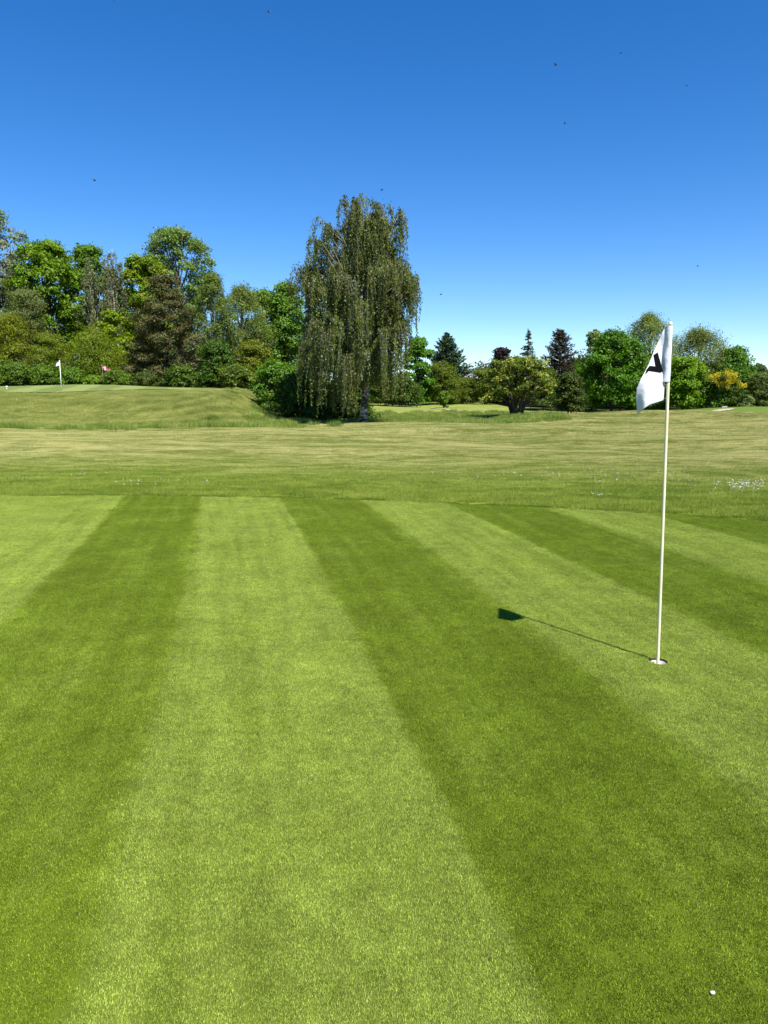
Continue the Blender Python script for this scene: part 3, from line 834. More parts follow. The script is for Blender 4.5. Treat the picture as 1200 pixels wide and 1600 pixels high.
def conifer(name, label, px, top, halfw, Y, col, seed, whorls=26, per_w=8, leaves=14000, size=0.22, base_frac=0.05, droop=0.25, power=0.85, rise=0.0, group=None, sparse=0.0):
    r = random.Random(seed); rs = np.random.RandomState(seed)
    X, zb, H, W = place(px, top, halfw, Y)
    root = empty(name, (X, Y, zb)); tag(root, label, 'tree', group)
    MB().tube([(0, 0, -.2), (0, 0, H * .5), (0, 0, H * .985)], [H * .018, H * .010, .012], 7).build('trunk', BARK, root, True)
    lb = MB(); br = []
    for w in range(whorls):
        t = (w + r.uniform(0, .6)) / whorls; z = H * (base_frac + (0.985 - base_frac) * t)
        ln = W / 2 * max(0.03, (1 - t)) ** power
        for b in range(per_w):
            if r.random() < sparse: continue
            a = 2 * math.pi * (b + r.random() * .8) / per_w + w * 1.1; l = ln * r.uniform(.65, 1.15)
            d = Vector((math.cos(a), math.sin(a), 0))
            p0 = Vector((0, 0, z + r.uniform(-.5, .5) * H / whorls)); p1 = p0 + d * l * .5 + Vector((0, 0, l * (rise * .5 - droop * .25))); p2 = p0 + d * l + Vector((0, 0, l * (rise - droop) + l * .06))
            lb.tube([p0, p1, p2], [.035, .022, .006], 3); br.append((p0, p1, p2, l))
    tag(lb.build('limbs', BARK, root, True), kind='stuff')
    tot = sum(b[3] + .2 for b in br); Cs, Ns, cols, Ax = [], [], [], []
    for p0, p1, p2, l in br:
        nn = max(4, int(leaves * (l + .2) / tot)); tt = rs.uniform(.12, 1.04, nn) ** .8
        PP = np.where(tt[:, None] < .5, np.array(p0) + (np.array(p1) - np.array(p0)) * (tt[:, None] * 2), np.array(p1) + (np.array(p2) - np.array(p1)) * (tt[:, None] * 2 - 1))
        d = np.array((p2 - p0).normalized()); sd = np.cross(d, [0, 0, 1])
        off = rs.normal(0, 1, nn) * (.16 * l + .05) * (1.1 - tt * .7)
        pos = PP + sd[None] * off[:, None] + rs.normal(0, .05, (nn, 3)); pos[:, 2] -= np.abs(off) * droop * .8 + rs.uniform(0, .18, nn)
        ax = d[None] * .9 + sd[None] * np.sign(off)[:, None] * .8 + np.array([0, 0, -.2 + rise]) + rs.normal(0, .25, (nn, 3))
        nr = np.array([0, 0, 1.0]) + rs.normal(0, .55, (nn, 3))
        cb = tint(rs, col, 1, .15, .06)
        Cs.append(pos); Ns.append(nr); Ax.append(ax); cols.append(cb * tint(rs, (1, 1, 1), nn, .18, .05))
    C = np.concatenate(Cs); n = len(C)
    leaves_mesh('crown', C, np.concatenate(Ns), size * rs.uniform(.7, 1.4, n), size * .35 * rs.uniform(.7, 1.3, n), np.concatenate(cols), NEEDLE, root, np.concatenate(Ax))
    return root

# --- the big weeping birch in the middle
weeping_tree('weeping_birch', 'tall weeping birch with hanging olive curtains and white trunk, tallest tree in the middle', 566, 305, 96, 45.5, (0.106, 0.136, 0.022), 5,
    tips=[(-1.6, .3, 13.6), (-.9, -.5, 13.9), (-.2, .3, 13.8), (0.6, -.3, 13.3), (1.6, .2, 13.1), (2.2, -.2, 13.5), (-2.2, -.4, 12.2), (-3.3, .4, 10.9), (-2.9, -.8, 11.3), (1.9, .6, 11.6), (3.1, -.4, 10.0), (2.6, .5, 10.2), (3.4, .2, 9.6),
          (-3.1, -.9, 8.6), (-1.5, -1.2, 9.8), (1.2, -1.3, 9.4), (-3.4, .6, 6.8), (3.0, -.8, 7.6), (-2.8, -1.6, 6.2), (2.7, -1.2, 5.6), (-3.5, -.3, 5.0), (0.1, -2.2, 7.2), (-1.2, -2.3, 5.6), (1.7, -2.0, 6.0), (2.9, .4, 5.0), (-2.4, 1.8, 7.0), (1.2, 2.0, 8.0),
          (-3.0, -1.2, 4.2), (-2.0, -1.9, 3.9), (-.9, -2.1, 3.8),
          (-3.2, 0, 10.5), (-3.7, .3, 10.0), (-3.1, -.3, 9.6), (-3.5, .2, 9.1), (3.4, 0, 9.9), (3.6, .3, 9.5), (3.2, .2, 9.0), (.5, .4, 12.8), (1.0, -.4, 12.4), (2.4, .3, 12.6), (.2, .3, 13.9), (.6, -.2, 13.7), (.9, .2, 13.8), (1.3, 0, 13.5), (-.5, .2, 13.9)],
    n_tips=30, strands=2700, per=74, size=0.115, trunk_r=0.20, Lr=(0.9, 2.9), base_frac=0.28, zmin=0.35,
    gap=lambda x: 2.3 if -0.35 < x < 1.1 else (1.4 if x >= 1.1 else None))

# --- the wood on the left, front to back
GW = 'trees of the wood on the left'
broad_tree('silver_poplar', 'tall silvery grey poplar at the left edge of the picture', 6, 322, 56, 76, (0.20, 0.21, 0.27), 21, 'egg', 0.2, 26, 15000, 0.24, 0.17, BARK_GREY, group=GW, open_=0.5, col2=(0.12, 0.17, 0.09), side_lobes=((.75, .82, .12), (.95, .72, .1), (.7, .62, .13)))
broad_tree('oak_tree', 'bright green rounded oak next to the silvery poplar', 85, 378, 62, 74, (0.105, 0.17, 0.015), 22, 'round', 0.15, 34, 26000, 0.25, 0.17, group=GW)
broad_tree('oak_tree', 'dark green oak between the bright oak and thin white birches', 150, 384, 48, 78, (0.08, 0.14, 0.018), 23, 'egg', 0.2, 24, 17000, 0.25, 0.19, group=GW)
broad_tree('poplar_tree', 'tall green tree with the highest top of the wood', 283, 356, 62, 82, (0.10, 0.155, 0.045), 24, 'round', 0.28, 44, 27000, 0.22, 0.14, BARK_GREY, group=GW, open_=0.2, col2=(0.15, 0.19, 0.08), side_lobes=((.6, .86, .13), (-.6, .84, .12), (.75, .7, .12)))
broad_tree('oak_tree', 'yellow green young oak in front of the tallest tree of the wood', 232, 402, 46, 75, (0.12, 0.175, 0.012), 25, 'round', 0.12, 26, 19000, 0.24, 0.18, group=GW, col2=(0.13, 0.15, 0.015))
weeping_tree('birch_tree', 'thin pale birch with bare top among the oaks', 186, 376, 22, 73.5, (0.15, 0.165, 0.07), 26, n_tips=22, strands=260, per=44, size=0.15, trunk_r=0.13, Lr=(0.8, 2.2), base_frac=0.45, group=GW, zmin=5, shape='column', limb_bark=BIRCH)
weeping_tree('birch_tree', 'slim birch with white stem left of the thin bare-topped birch', 152, 398, 20, 73, (0.14, 0.165, 0.06), 27, n_tips=18, strands=250, per=44, size=0.15, trunk_r=0.13, Lr=(0.8, 2.2), base_frac=0.5, group=GW, zmin=5.5, shape='column', limb_bark=BIRCH)
broad_tree('pine_tree', 'dark brownish pine with ragged tiers in front of the wood', 262, 430, 56, 67, (0.066, 0.056, 0.028), 28, 'egg', 0.08, 46, 30000, 0.20, 0.15, group=GW, mat=NEEDLE, flat=0.62, elong=2.6, open_=0.45, col2=(0.06, 0.07, 0.03), spread_sd=0.22, side_lobes=((.85, .42, .16), (.75, .25, .16), (-.8, .28, .18), (-.85, .15, .16)))
broad_tree('birch_tree', 'grey green drooping birch right of the brownish pine', 338, 428, 40, 73, (0.115, 0.150, 0.045), 29, 'egg', 0.1, 40, 21000, 0.17, 0.15, BIRCH, group=GW, flat=1.5, elong=2.2)
broad_tree('birch_tree', 'drooping birch with rounded top between pine and big weeping birch', 380, 444, 52, 76, (0.13, 0.16, 0.055), 30, 'egg', 0.1, 40, 22000, 0.17, 0.15, BIRCH, group=GW, flat=1.4, elong=2.2)
broad_tree('ash_tree', 'green tree rising just left of the big weeping birch', 448, 442, 50, 80, (0.09, 0.16, 0.03), 31, 'egg', 0.1, 28, 20000, 0.25, 0.18, group=GW)
broad_tree('ash_tree', 'low green tree filling the dip left of the big weeping birch', 414, 454, 50, 84, (0.09, 0.14, 0.03), 131, 'round', 0.05, 22, 14000, 0.26, 0.2, group=GW)
conifer('spruce_tree', 'dark spruce half hidden behind the big weeping birch', 484, 436, 26, 62, (0.03, 0.042, 0.02), 32, 26, 8, 7000, 0.24, group=GW)
broad_tree('oak_tree', 'mid green tree behind the olive willow at the far left', 30, 430, 60, 80, (0.07, 0.125, 0.02), 132, 'round', 0.1, 26, 16000, 0.26, 0.2, group=GW)
broad_tree('oak_tree', 'green tree filling the wood behind the pine', 215, 455, 60, 84, (0.065, 0.12, 0.02), 133, 'round', 0.05, 26, 16000, 0.28, 0.2, group=GW)

GS = 'shrubs in front of the wood on the left'
broad_tree('willow_tree', 'grey olive small willow below the bright oak', 50, 450, 50, 70, (0.11, 0.125, 0.055), 33, 'dome', 0.1, 24, 15000, 0.17, 0.2, group=GS, elong=2.6)
broad_tree('willow_shrub', 'yellow olive willow shrub at the far left edge', 18, 492, 56, 67.5, (0.135, 0.15, 0.012), 34, 'dome', 0.04, 26, 19000, 0.16, 0.19, cat='shrub', group=GS, elong=2.6, stems=4)
broad_tree('willow_shrub', 'olive willow shrub right behind the distant white flag', 82, 520, 40, 67.2, (0.115, 0.14, 0.016), 134, 'dome', 0.04, 20, 13000, 0.16, 0.2, cat='shrub', group=GS, elong=2.6, stems=4)
broad_tree('willow_shrub', 'broad yellow green willow shrub left of the pine', 152, 514, 54, 68, (0.125, 0.16, 0.014), 35, 'dome', 0.04, 28, 20000, 0.16, 0.19, cat='shrub', group=GS, elong=2.6, stems=4)
broad_tree('maple_shrub', 'light yellow green sapling below the thin birches', 178, 486, 30, 70.5, (0.14, 0.19, 0.012), 36, 'round', 0.1, 16, 9000, 0.22, 0.22, cat='shrub', group=GS)
for i, (px, top, hw, c, lb_) in enumerate([
        (20, 566, 34, (0.075, 0.12, 0.02), 'low dark hedge bush under the leftmost willow'),
        (68, 572, 30, (0.08, 0.13, 0.018), 'low dark bush just left of the distant white flag'),
        (112, 576, 26, (0.085, 0.15, 0.018), 'low green bush just right of the distant white flag'),
        (148, 588, 20, (0.11, 0.17, 0.02), 'small bright green bush under the red and white flag'),
        (188, 580, 26, (0.08, 0.125, 0.02), 'low dark bush at the foot of the pine, left side'),
        (232, 582, 24, (0.07, 0.09, 0.03), 'low olive bush directly below the pine'),
        (286, 572, 30, (0.07, 0.11, 0.02), 'low dark bush below the right side of the pine')]):
    broad_tree('hedge_bush', lb_, px, top, hw, 64.6 + 0.35 * (i % 3), c, 40 + i, 'dome', 0.02, 14, 8000, 0.17, 0.24, cat='shrub', group='low bushes along the foot of the wood', stems=3)
broad_tree('hawthorn_shrub', 'dark green dense shrub right of the pine', 342, 534, 34, 64.8, (0.055, 0.10, 0.02), 50, 'dome', 0.03, 20, 14000, 0.17, 0.22, cat='shrub', group=GS, stems=3)
broad_tree('hawthorn_shrub', 'olive tipped shrub between dark shrub and weeping birch', 398, 534, 36, 63.5, (0.115, 0.13, 0.016), 51, 'dome', 0.03, 20, 14000, 0.17, 0.22, cat='shrub', group=GS, stems=3)
broad_tree('hawthorn_shrub', 'green bush with pale leaves low beside the dark shrub', 372, 572, 34, 61.0, (0.085, 0.115, 0.02), 52, 'dome', 0.03, 18, 10000, 0.17, 0.22, cat='shrub', group=GS, stems=3)
broad_tree('elder_bush', 'lush green bush leaning against the left of the weeping birch', 434, 566, 44, 53.5, (0.075, 0.145, 0.018), 53, 'dome', 0.02, 26, 19000, 0.16, 0.2, cat='shrub', stems=3)
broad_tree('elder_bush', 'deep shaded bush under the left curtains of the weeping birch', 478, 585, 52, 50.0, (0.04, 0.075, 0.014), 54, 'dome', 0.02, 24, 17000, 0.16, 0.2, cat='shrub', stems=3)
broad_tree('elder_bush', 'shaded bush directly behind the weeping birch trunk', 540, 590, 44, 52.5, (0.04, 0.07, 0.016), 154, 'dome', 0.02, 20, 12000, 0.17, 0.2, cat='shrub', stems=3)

# --- beyond the swale, middle distance
GM = 'trees beyond the swale in the middle'
broad_tree('lime_tree', 'fresh green tree just right of the weeping birch', 652, 528, 28, 92, (0.07, 0.155, 0.015), 60, 'egg', 0.05, 20, 13000, 0.26, 0.2, group=GM, side_lobes=((.7, .78, .12),))
conifer('cypress_tree', 'dark blue green tree with a pointed top', 697, 519, 44, 112, (0.065, 0.11, 0.05), 61, 30, 9, 15000, 0.5, 0.02, 0.0, 0.75, 0.55, GM)
broad_tree('willow_shrub', 'tall yellow olive shrub below the pointed dark tree', 690, 568, 34, 93, (0.095, 0.12, 0.014), 62, 'dome', 0.03, 22, 15000, 0.2, 0.2, cat='shrub', group=GM, elong=2.4, stems=4)
broad_tree('willow_shrub', 'olive shrub below the low grey building', 722, 590, 26, 95, (0.09, 0.115, 0.016), 63, 'dome', 0.03, 16, 9000, 0.2, 0.22, cat='shrub', group=GM, elong=2.4, stems=4)
broad_tree('willow_shrub', 'olive shrub just left of the multi-stemmed tree', 757, 576, 28, 94, (0.10, 0.12, 0.014), 64, 'dome', 0.03, 16, 10000, 0.2, 0.22, cat='shrub', group=GM, elong=2.4, stems=4)
broad_tree('willow_shrub', 'small bright round bush at the foot of the olive shrubs', 693, 612, 9, 86, (0.10, 0.16, 0.02), 65, 'dome', 0.03, 9, 2600, 0.17, 0.28, cat='shrub', group=GM, stems=3)
broad_tree('hawthorn_shrub', 'dark low shrub behind hanging twigs right of the birch', 630, 585, 30, 88, (0.055, 0.09, 0.018), 66, 'dome', 0.03, 16, 9000, 0.2, 0.22, cat='shrub', group=GM, stems=3)
broad_tree('hawthorn_shrub', 'olive shrub seen between the birch trunk and its right twigs', 592, 590, 26, 90, (0.07, 0.10, 0.02), 67, 'dome', 0.03, 16, 7000, 0.2, 0.22, cat='shrub', group=GM, stems=3)
broad_tree('copper_beech', 'dark purple copper beech peeping over the multi-stemmed tree', 783, 544, 24, 100, (0.030, 0.018, 0.026), 68, 'egg', 0.1, 20, 9000, 0.28, 0.2, group=GM)
conifer('fir_tree', 'thin open fir with a spiky green top', 823, 514, 30, 92, (0.075, 0.105, 0.06), 69, 22, 6, 4200, 0.34, 0.05, 0.15, 0.8, 0.1, GM, 0.12)
conifer('copper_spruce', 'dark red brown conifer with upswept branches', 872, 512, 40, 84, (0.050, 0.040, 0.020), 70, 26, 9, 13000, 0.30, 0.03, 0.0, 0.55, 0.42, GM)
broad_tree('hedge_bush', 'dark green shrub behind the crown of the multi-stemmed tree', 850, 575, 30, 78, (0.06, 0.09, 0.02), 71, 'dome', 0.03, 16, 9000, 0.2, 0.22, cat='shrub', group=GM, stems=3)
broad_tree('magnolia_tree', 'low spreading multi-stemmed tree with pale leaf tips, alone beyond the fairway', 808, 560, 61, 56, (0.095, 0.122, 0.020), 72, 'round', 0.29, 46, 10000, 0.17, 0.11, BARK, open_=0.6, stems=5, col2=(0.25, 0.25, 0.075), trunk_r=0.24, flat=0.75, side_lobes=((-.85, .27, .09), (-.62, .33, .11), (.8, .40, .10), (.55, .9, .1), (-.1, .97, .1)))
broad_tree('yew_bush', 'dark green round bush just right of the multi-stemmed tree', 890, 583, 27, 62, (0.055, 0.075, 0.018), 73, 'dome', 0.03, 20, 12000, 0.15, 0.22, cat='shrub', stems=3)
for i, (px, top, hw, Y, c, lb_) in enumerate([
        (600, 560, 30, 105, (0.055, 0.09, 0.02), 'mid green tree glimpsed through the birch, right of its trunk'),
        (735, 592, 30, 104, (0.07, 0.10, 0.02), 'low green shrub right in front of the grey building'),
        (795, 585, 40, 98, (0.07, 0.10, 0.02), 'green shrub behind the multi-stemmed tree, left half'),
        (905, 560, 34, 96, (0.06, 0.09, 0.025), 'green tree between the red brown conifer and the dark maple')]):
    broad_tree('background_tree', lb_, px, top, hw, Y, c, 170 + i, 'dome', 0.03, 18, 9000, 0.26, 0.22, group=GM, stems=3)

# --- right hand group
GT = 'trees of the group on the right'
broad_tree('maple_tree', 'big dark green maple left of the flagstick cloth', 956, 520, 60, 74, (0.062, 0.135, 0.012), 80, 'egg', 0.03, 36, 28000, 0.24, 0.17, group=GT)
broad_tree('whitebeam_tree', 'pale grey green tree on the left shoulder of the dark maple', 926, 518, 22, 79, (0.14, 0.18, 0.10), 81, 'egg', 0.1, 18, 8000, 0.24, 0.2, group=GT, open_=0.45)
broad_tree('birch_tree', 'tall airy birch behind the top of the flagstick', 1008, 489, 54, 80, (0.14, 0.17, 0.06), 82, 'egg', 0.1, 44, 23000, 0.17, 0.14, BIRCH, group=GT, flat=1.3, elong=2.2, open_=0.35)
broad_tree('birch_tree', 'grey olive birch right of the flagstick', 1086, 512, 60, 80, (0.12, 0.145, 0.05), 83, 'egg', 0.05, 44, 25000, 0.17, 0.15, BIRCH, group=GT, flat=1.2, elong=2.2, open_=0.2)
broad_tree('maple_shrub', 'bright green young maple right behind the flagstick', 1068, 558, 40, 74.5, (0.11, 0.19, 0.012), 84, 'dome', 0.02, 26, 17000, 0.22, 0.2, group=GT)
broad_tree('hornbeam_tree', 'dark green tree behind the yellow flowering shrub', 1142, 544, 42, 79, (0.065, 0.13, 0.018), 85, 'egg', 0.05, 22, 14000, 0.24, 0.2, group=GT)
broad_tree('dark_bush', 'dark green bush below the yellow flowers', 1120, 590, 34, 73.5, (0.06, 0.11, 0.018), 86, 'dome', 0.02, 20, 11000, 0.2, 0.22, cat='shrub', group=GT, stems=3)
broad_tree('olive_shrub', 'grey olive feathery shrub at the right edge', 1188, 582, 28, 76, (0.09, 0.115, 0.04), 87, 'dome', 0.02, 18, 10000, 0.19, 0.22, cat='shrub', group=GT, elong=2.4, stems=3)
broad_tree('grey_bush', 'small grey green bush right of the pale sign board', 1166, 618, 16, 72, (0.12, 0.15, 0.07), 88, 'dome', 0.02, 12, 4000, 0.15, 0.26, cat='shrub', group=GT, stems=3)
broad_tree('far_tree', 'dark small tree top at the right edge beyond the olive shrub', 1182, 570, 14, 104, (0.05, 0.08, 0.035), 89, 'egg', 0.02, 12, 5000, 0.3, 0.24, group=GT)
broad_tree('maple_shrub', 'deep green bush behind the lower corner of the flag', 1012, 575, 34, 75.5, (0.06, 0.12, 0.015), 90, 'dome', 0.02, 20, 11000, 0.22, 0.22, cat='shrub', group=GT, stems=3)
# yellow flowering broom: dark stems and leaves below, golden flower heads above
broom = broad_tree('broom_shrub', 'shrub covered in golden yellow flowers', 1134, 580, 30, 72.6, (0.06, 0.09, 0.02), 91, 'dome', 0.1, 16, 6500, 0.18, 0.22, cat='shrub', stems=3)
rs = np.random.RandomState(92)
heads = []
for px_, py_, s_, nn in [(1112, 590, 5, 260), (1121, 586, 4, 200), (1136, 584, 5, 320), (1146, 586, 5, 300), (1138, 596, 5, 260), (1126, 602, 5, 240), (1135, 605, 4, 160), (1158, 601, 4, 200), (1163, 603, 3, 120), (1118, 596, 3, 90), (1148, 595, 3, 120)]:
    q = at(px_, py_, 71.2 + rs.uniform(-.4, .4)) - Vector(broom.location)
    heads.append(np.array(q) + rs.normal(0, 1, (nn, 3)) * np.array([s_, s_, s_ * .9]) * .62 * 71 / F)
Cc = np.concatenate(heads); n = len(Cc)
leaves_mesh('flowers', Cc, rs.normal(0, 1, (n, 3)) + np.array([.3, -.6, .6]), 0.10, 0.07, tint(rs, (0.50, 0.42, 0.02), n, .15, .03), LEAF, broom)

# --- far-off woods that read as one mass
def woodland(name, spans, seed, col, size, leaves, label):
    rs = np.random.RandomState(seed); Cs, Ns, cols = [], [], []
    for (px0, px1, Y0, Y1, top0, top1, n) in spans:
        for i in range(n):
            u = (i + rs.uniform()) / n; Y = rs.uniform(Y0, Y1); px = px0 + (px1 - px0) * u
            tpx = top0 + (top1 - top0) * u + rs.uniform(0, 10)
            q = at(px, tpx, Y); zb = tz(q.x, Y); H = max(2.0, q.z - zb); lr = H * rs.uniform(.28, .42)
            for z in np.arange(lr * .25, H - lr * .6, lr * .85).tolist() + [H - lr * .9]:
                m = leaves // 4
                d = rs.normal(size=(m, 3)); d /= np.linalg.norm(d, axis=1, keepdims=True)
                p = np.array([q.x + rs.normal(0, lr * .3), Y + rs.normal(0, lr * .3), zb + z]) + d * lr * rs.uniform(.7, 1.1, m)[:, None] * np.array([1, 1, .9])
                Cs.append(p); Ns.append(d + np.array([0, 0, .3]) + rs.normal(0, .5, (m, 3))); cols.append(tint(rs, col, 1, .16, .08) * tint(rs, (1, 1, 1), m, .15, .05))
    C = np.concatenate(Cs); n = len(C)
    o = leaves_mesh(name, C, np.concatenate(Ns), size, size * .7, np.concatenate(cols), LEAF, None)
    return tag(o, label, 'woodland', kind='stuff')
woodland('far_woodland', [(700, 800, 230, 290, 585, 552, 16), (790, 830, 220, 260, 560, 570, 6), (560, 720, 240, 300, 592, 588, 14), (820, 1240, 180, 240, 590, 596, 30)], 301, (0.075, 0.105, 0.06), 0.95, 900, 'far blue green woodland above the grey building')
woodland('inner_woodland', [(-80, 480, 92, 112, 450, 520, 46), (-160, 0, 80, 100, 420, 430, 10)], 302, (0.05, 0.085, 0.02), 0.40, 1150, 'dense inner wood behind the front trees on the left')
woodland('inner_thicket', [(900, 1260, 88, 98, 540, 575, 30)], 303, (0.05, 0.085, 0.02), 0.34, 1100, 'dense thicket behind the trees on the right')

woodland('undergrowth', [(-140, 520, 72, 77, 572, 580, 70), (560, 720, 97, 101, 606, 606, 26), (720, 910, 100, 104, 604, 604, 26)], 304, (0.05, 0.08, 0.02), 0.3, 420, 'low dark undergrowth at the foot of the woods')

# ------------------------------------------------------------------ grey building far off
q = at(738, 584, 150)
hx, hy, hz = q.x, 150.0, tz(q.x, 150)
house = empty('house', (hx, hy, hz)); tag(house, 'low building with pale grey roof far behind the shrubs', 'house')
rt = q.z - hz
MB().box((0, 0, (rt - .9) / 2), (9.0, 6.0, rt - .9)).build('wall', WALL, house)
rf = MB(); rf.add([(-4.9, -3.4, rt - 1.0), (4.9, -3.4, rt - 1.0), (4.9, 0, rt), (-4.9, 0, rt), (4.9, 3.4, rt - 1.0), (-4.9, 3.4, rt - 1.0), (-4.9, -3.4, rt - 1.15), (4.9, -3.4, rt - 1.15), (4.9, 3.4, rt - 1.15), (-4.9, 3.4, rt - 1.15)],
    [(0, 1, 2, 3), (3, 2, 4, 5), (6, 9, 8, 7), (0, 6, 7, 1), (5, 4, 8, 9), (0, 3, 5, 9, 6), (1, 7, 8, 4, 2)])
rf.build('roof', SLATE, house)
for wx in (-2.6, 0.2, 2.8):
    MB().box((wx, -3.01, rt * .5), (1.3, 0.06, 1.2)).build('window', GLASS, house)

# ------------------------------------------------------------------ flagstick on the near green
flagstick = empty('flagstick', (HOLE[0], HOLE[1], 0))
tag(flagstick, 'cream flagstick with white flag marked with a black figure, standing in the hole', 'flagstick')
base = Vector((HOLE[0], HOLE[1], -0.05)); top = at(1047.5, 505, HOLE[1] - 0.005)
def on_pole(z): return base.lerp(top, (z - base.z) / (top.z - base.z)) - Vector((HOLE[0], HOLE[1], 0))
zt = top.z
MB().tube([on_pole(-0.05), on_pole(-0.049), on_pole(-0.03), on_pole(0.5), on_pole(1.1), on_pole(zt - .013), on_pole(zt - .012)], [.0097, .0097, .0097, .0094, .0090, .0084, .0084], 16).build('pole', POLE_PAINT, flagstick, True)
MB().tube([on_pole(zt - .014), on_pole(zt - .004), on_pole(zt + .006), on_pole(zt + .010)], [.0115, .0115, .009, .004], 14).build('finial', POLE_PAINT, flagstick, True)
# sleeve of the flag round the pole
def fl(zx, zy, off=0.0):
    """Point of the flag from its outline coordinates (eighths of a pixel from 960, 480)."""
    px_, py_ = 960 + zx / 8, 480 + zy / 8
    z_ = at(px_, py_, HOLE[1]).z
    # distance from the pole, in metres, to the left
    p_pole = at(1047.5 - (py_ - 505) * 0.0363, py_, HOLE[1])
    w = (p_pole - at(px_, py_, HOLE[1])).x
    t = (zy - 235) / 1100
    fold = 0.004 * math.sin(w * 75 + t * 4 + 3 * math.sin(t * 5)) * min(1, w / .03) + 0.012 * math.sin((w * 26 + t * 2.2)) * min(1, w / .03) + 0.030 * w / .2 * math.sin(t * 5.0 + w * 9) - 0.25 * w
    if zx < 375 and zy > 850: fold += (375 - zx) / 8 * .0040 * .22 * sstep(850, 1050, zy)
    p = at(px_, py_, HOLE[1] + float(fold) + off)
    return p - Vector((HOLE[0], HOLE[1], 0))
V, Fc = [], []
nz = 22
z_hi, z_lo = at(1047, 509, HOLE[1]).z, at(1043, 596.5, HOLE[1]).z
for i in range(nz + 1):
    z = z_hi + (z_lo - z_hi) * i / nz; c = on_pole(z)
    for k in range(14):
        a = 2 * math.pi * k / 14
        rx = 0.0165 + 0.0035 * math.sin(i * .55 + 1) * (k in (5, 6, 7, 8)) + 0.010 * (i / nz) * (math.cos(a) < -.2)
        V.append(c + Vector((rx * math.cos(a) - .002 - .004 * i / nz, 0.0155 * math.sin(a) * (1 + .12 * math.sin(i * .8 + k)), 0)))
for i in range(nz):
    for k in range(14):
        k2 = (k + 1) % 14; Fc.append((i * 14 + k, (i + 1) * 14 + k, (i + 1) * 14 + k2, i * 14 + k2))
sl = poly_obj('sleeve', V, Fc, WHITE_CLOTH, flagstick, True)
left = [(652, 240), (640, 252), (600, 310), (545, 440), (490, 560), (440, 690), (385, 800), (330, 900), (275, 1020), (268, 1100), (272, 1200), (284, 1300), (290, 1335)]
right = [(700, 238), (700, 500), (690, 700), (672, 850), (650, 915), (632, 935), (625, 1000), (620, 1080), (615, 1165), (450, 1215), (370, 1265), (318, 1315), (292, 1336)]
def along(poly, t):
    d = [0]
    for a, b in zip(poly, poly[1:]): d.append(d[-1] + math.hypot(b[0] - a[0], b[1] - a[1]))
    s = t * d[-1]
    for i in range(len(poly) - 1):
        if s <= d[i + 1] or i == len(poly) - 2:
            u = (s - d[i]) / max(1e-9, d[i + 1] - d[i]); return (poly[i][0] + (poly[i + 1][0] - poly[i][0]) * u, poly[i][1] + (poly[i + 1][1] - poly[i][1]) * u)
V, Fc = [], []
NR, NCc = 70, 20
for i in range(NR + 1):
    a, b = along(left, i / NR), along(right, i / NR)
    for k in range(NCc + 1):
        u = k / NCc; V.append(fl(a[0] * (1 - u) + b[0] * u, a[1] * (1 - u) + b[1] * u))
for i in range(NR):
    for k in range(NCc):
        q0 = i * (NCc + 1) + k; Fc.append((q0, q0 + NCc + 1, q0 + NCc + 2, q0 + 1))
flag = poly_obj('flag', V, Fc, WHITE_CLOTH, flagstick, True)
sm = flag.modifiers.new('thickness', 'SOLIDIFY'); sm.thickness = 0.0008; sm.offset = 0
V, Fc = [], []
for qd in [[(487, 597), (542, 562), (610, 803), (512, 740)], [(512, 740), (610, 803), (572, 820), (430, 798)], [(440, 730), (512, 740), (430, 798), (400, 782)], [(400, 782), (430, 798), (388, 842), (386, 835)]]:
    o = len(V); m = 10
    for i in range(m + 1):
        for k in range(m + 1):
            u, v = i / m, k / m
            zx = (qd[0][0] * (1 - u) + qd[1][0] * u) * (1 - v) + (qd[3][0] * (1 - u) + qd[2][0] * u) * v
            zy = (qd[0][1] * (1 - u) + qd[1][1] * u) * (1 - v) + (qd[3][1] * (1 - u) + qd[2][1] * u) * v
            V.append(fl(zx, zy, -0.0022))
    for i in range(m):
        for k in range(m):
            q0 = o + i * (m + 1) + k; Fc.append((q0, q0 + 1, q0 + m + 2, q0 + m + 1))
num = poly_obj('flag_figure', V, Fc, BLACK_PRINT, flag)

# cup in the green
cup = empty('hole_cup', (HOLE[0], HOLE[1], 0)); tag(cup, 'white cup liner sunk in the green around the flagstick foot', 'golf cup')
def ring(prof, n=40):
    V, Fc = [], []
    for i in range(n):
        a = 2 * math.pi * i / n
        for (r_, z_) in prof: V.append((r_ * math.cos(a), r_ * math.sin(a), z_))
    m = len(prof)
    for i in range(n):
        j = (i + 1) % n
        for k in range(m - 1): Fc.append((i * m + k, j * m + k, j * m + k + 1, i * m + k + 1))
    return V, Fc
V, Fc = ring([(0.0555, -0.10), (0.0555, -0.012), (0.0548, -0.010), (0.0522, -0.010), (0.0515, -0.012), (0.0515, -0.10)])
poly_obj('liner', V, Fc, CUP_PLASTIC, cup)
V, Fc = ring([(0.0515, -0.046), (0.046, -0.042), (0.018, -0.036), (0.0125, -0.036), (0.0125, -0.08)])
poly_obj('ferrule_plate', V, Fc, CUP_PLASTIC, cup)
V, Fc = ring([(0.0562, 0.0035), (0.0558, -0.004), (0.0557, -0.03)])
poly_obj('soil_edge', V, Fc, BARK, cup)

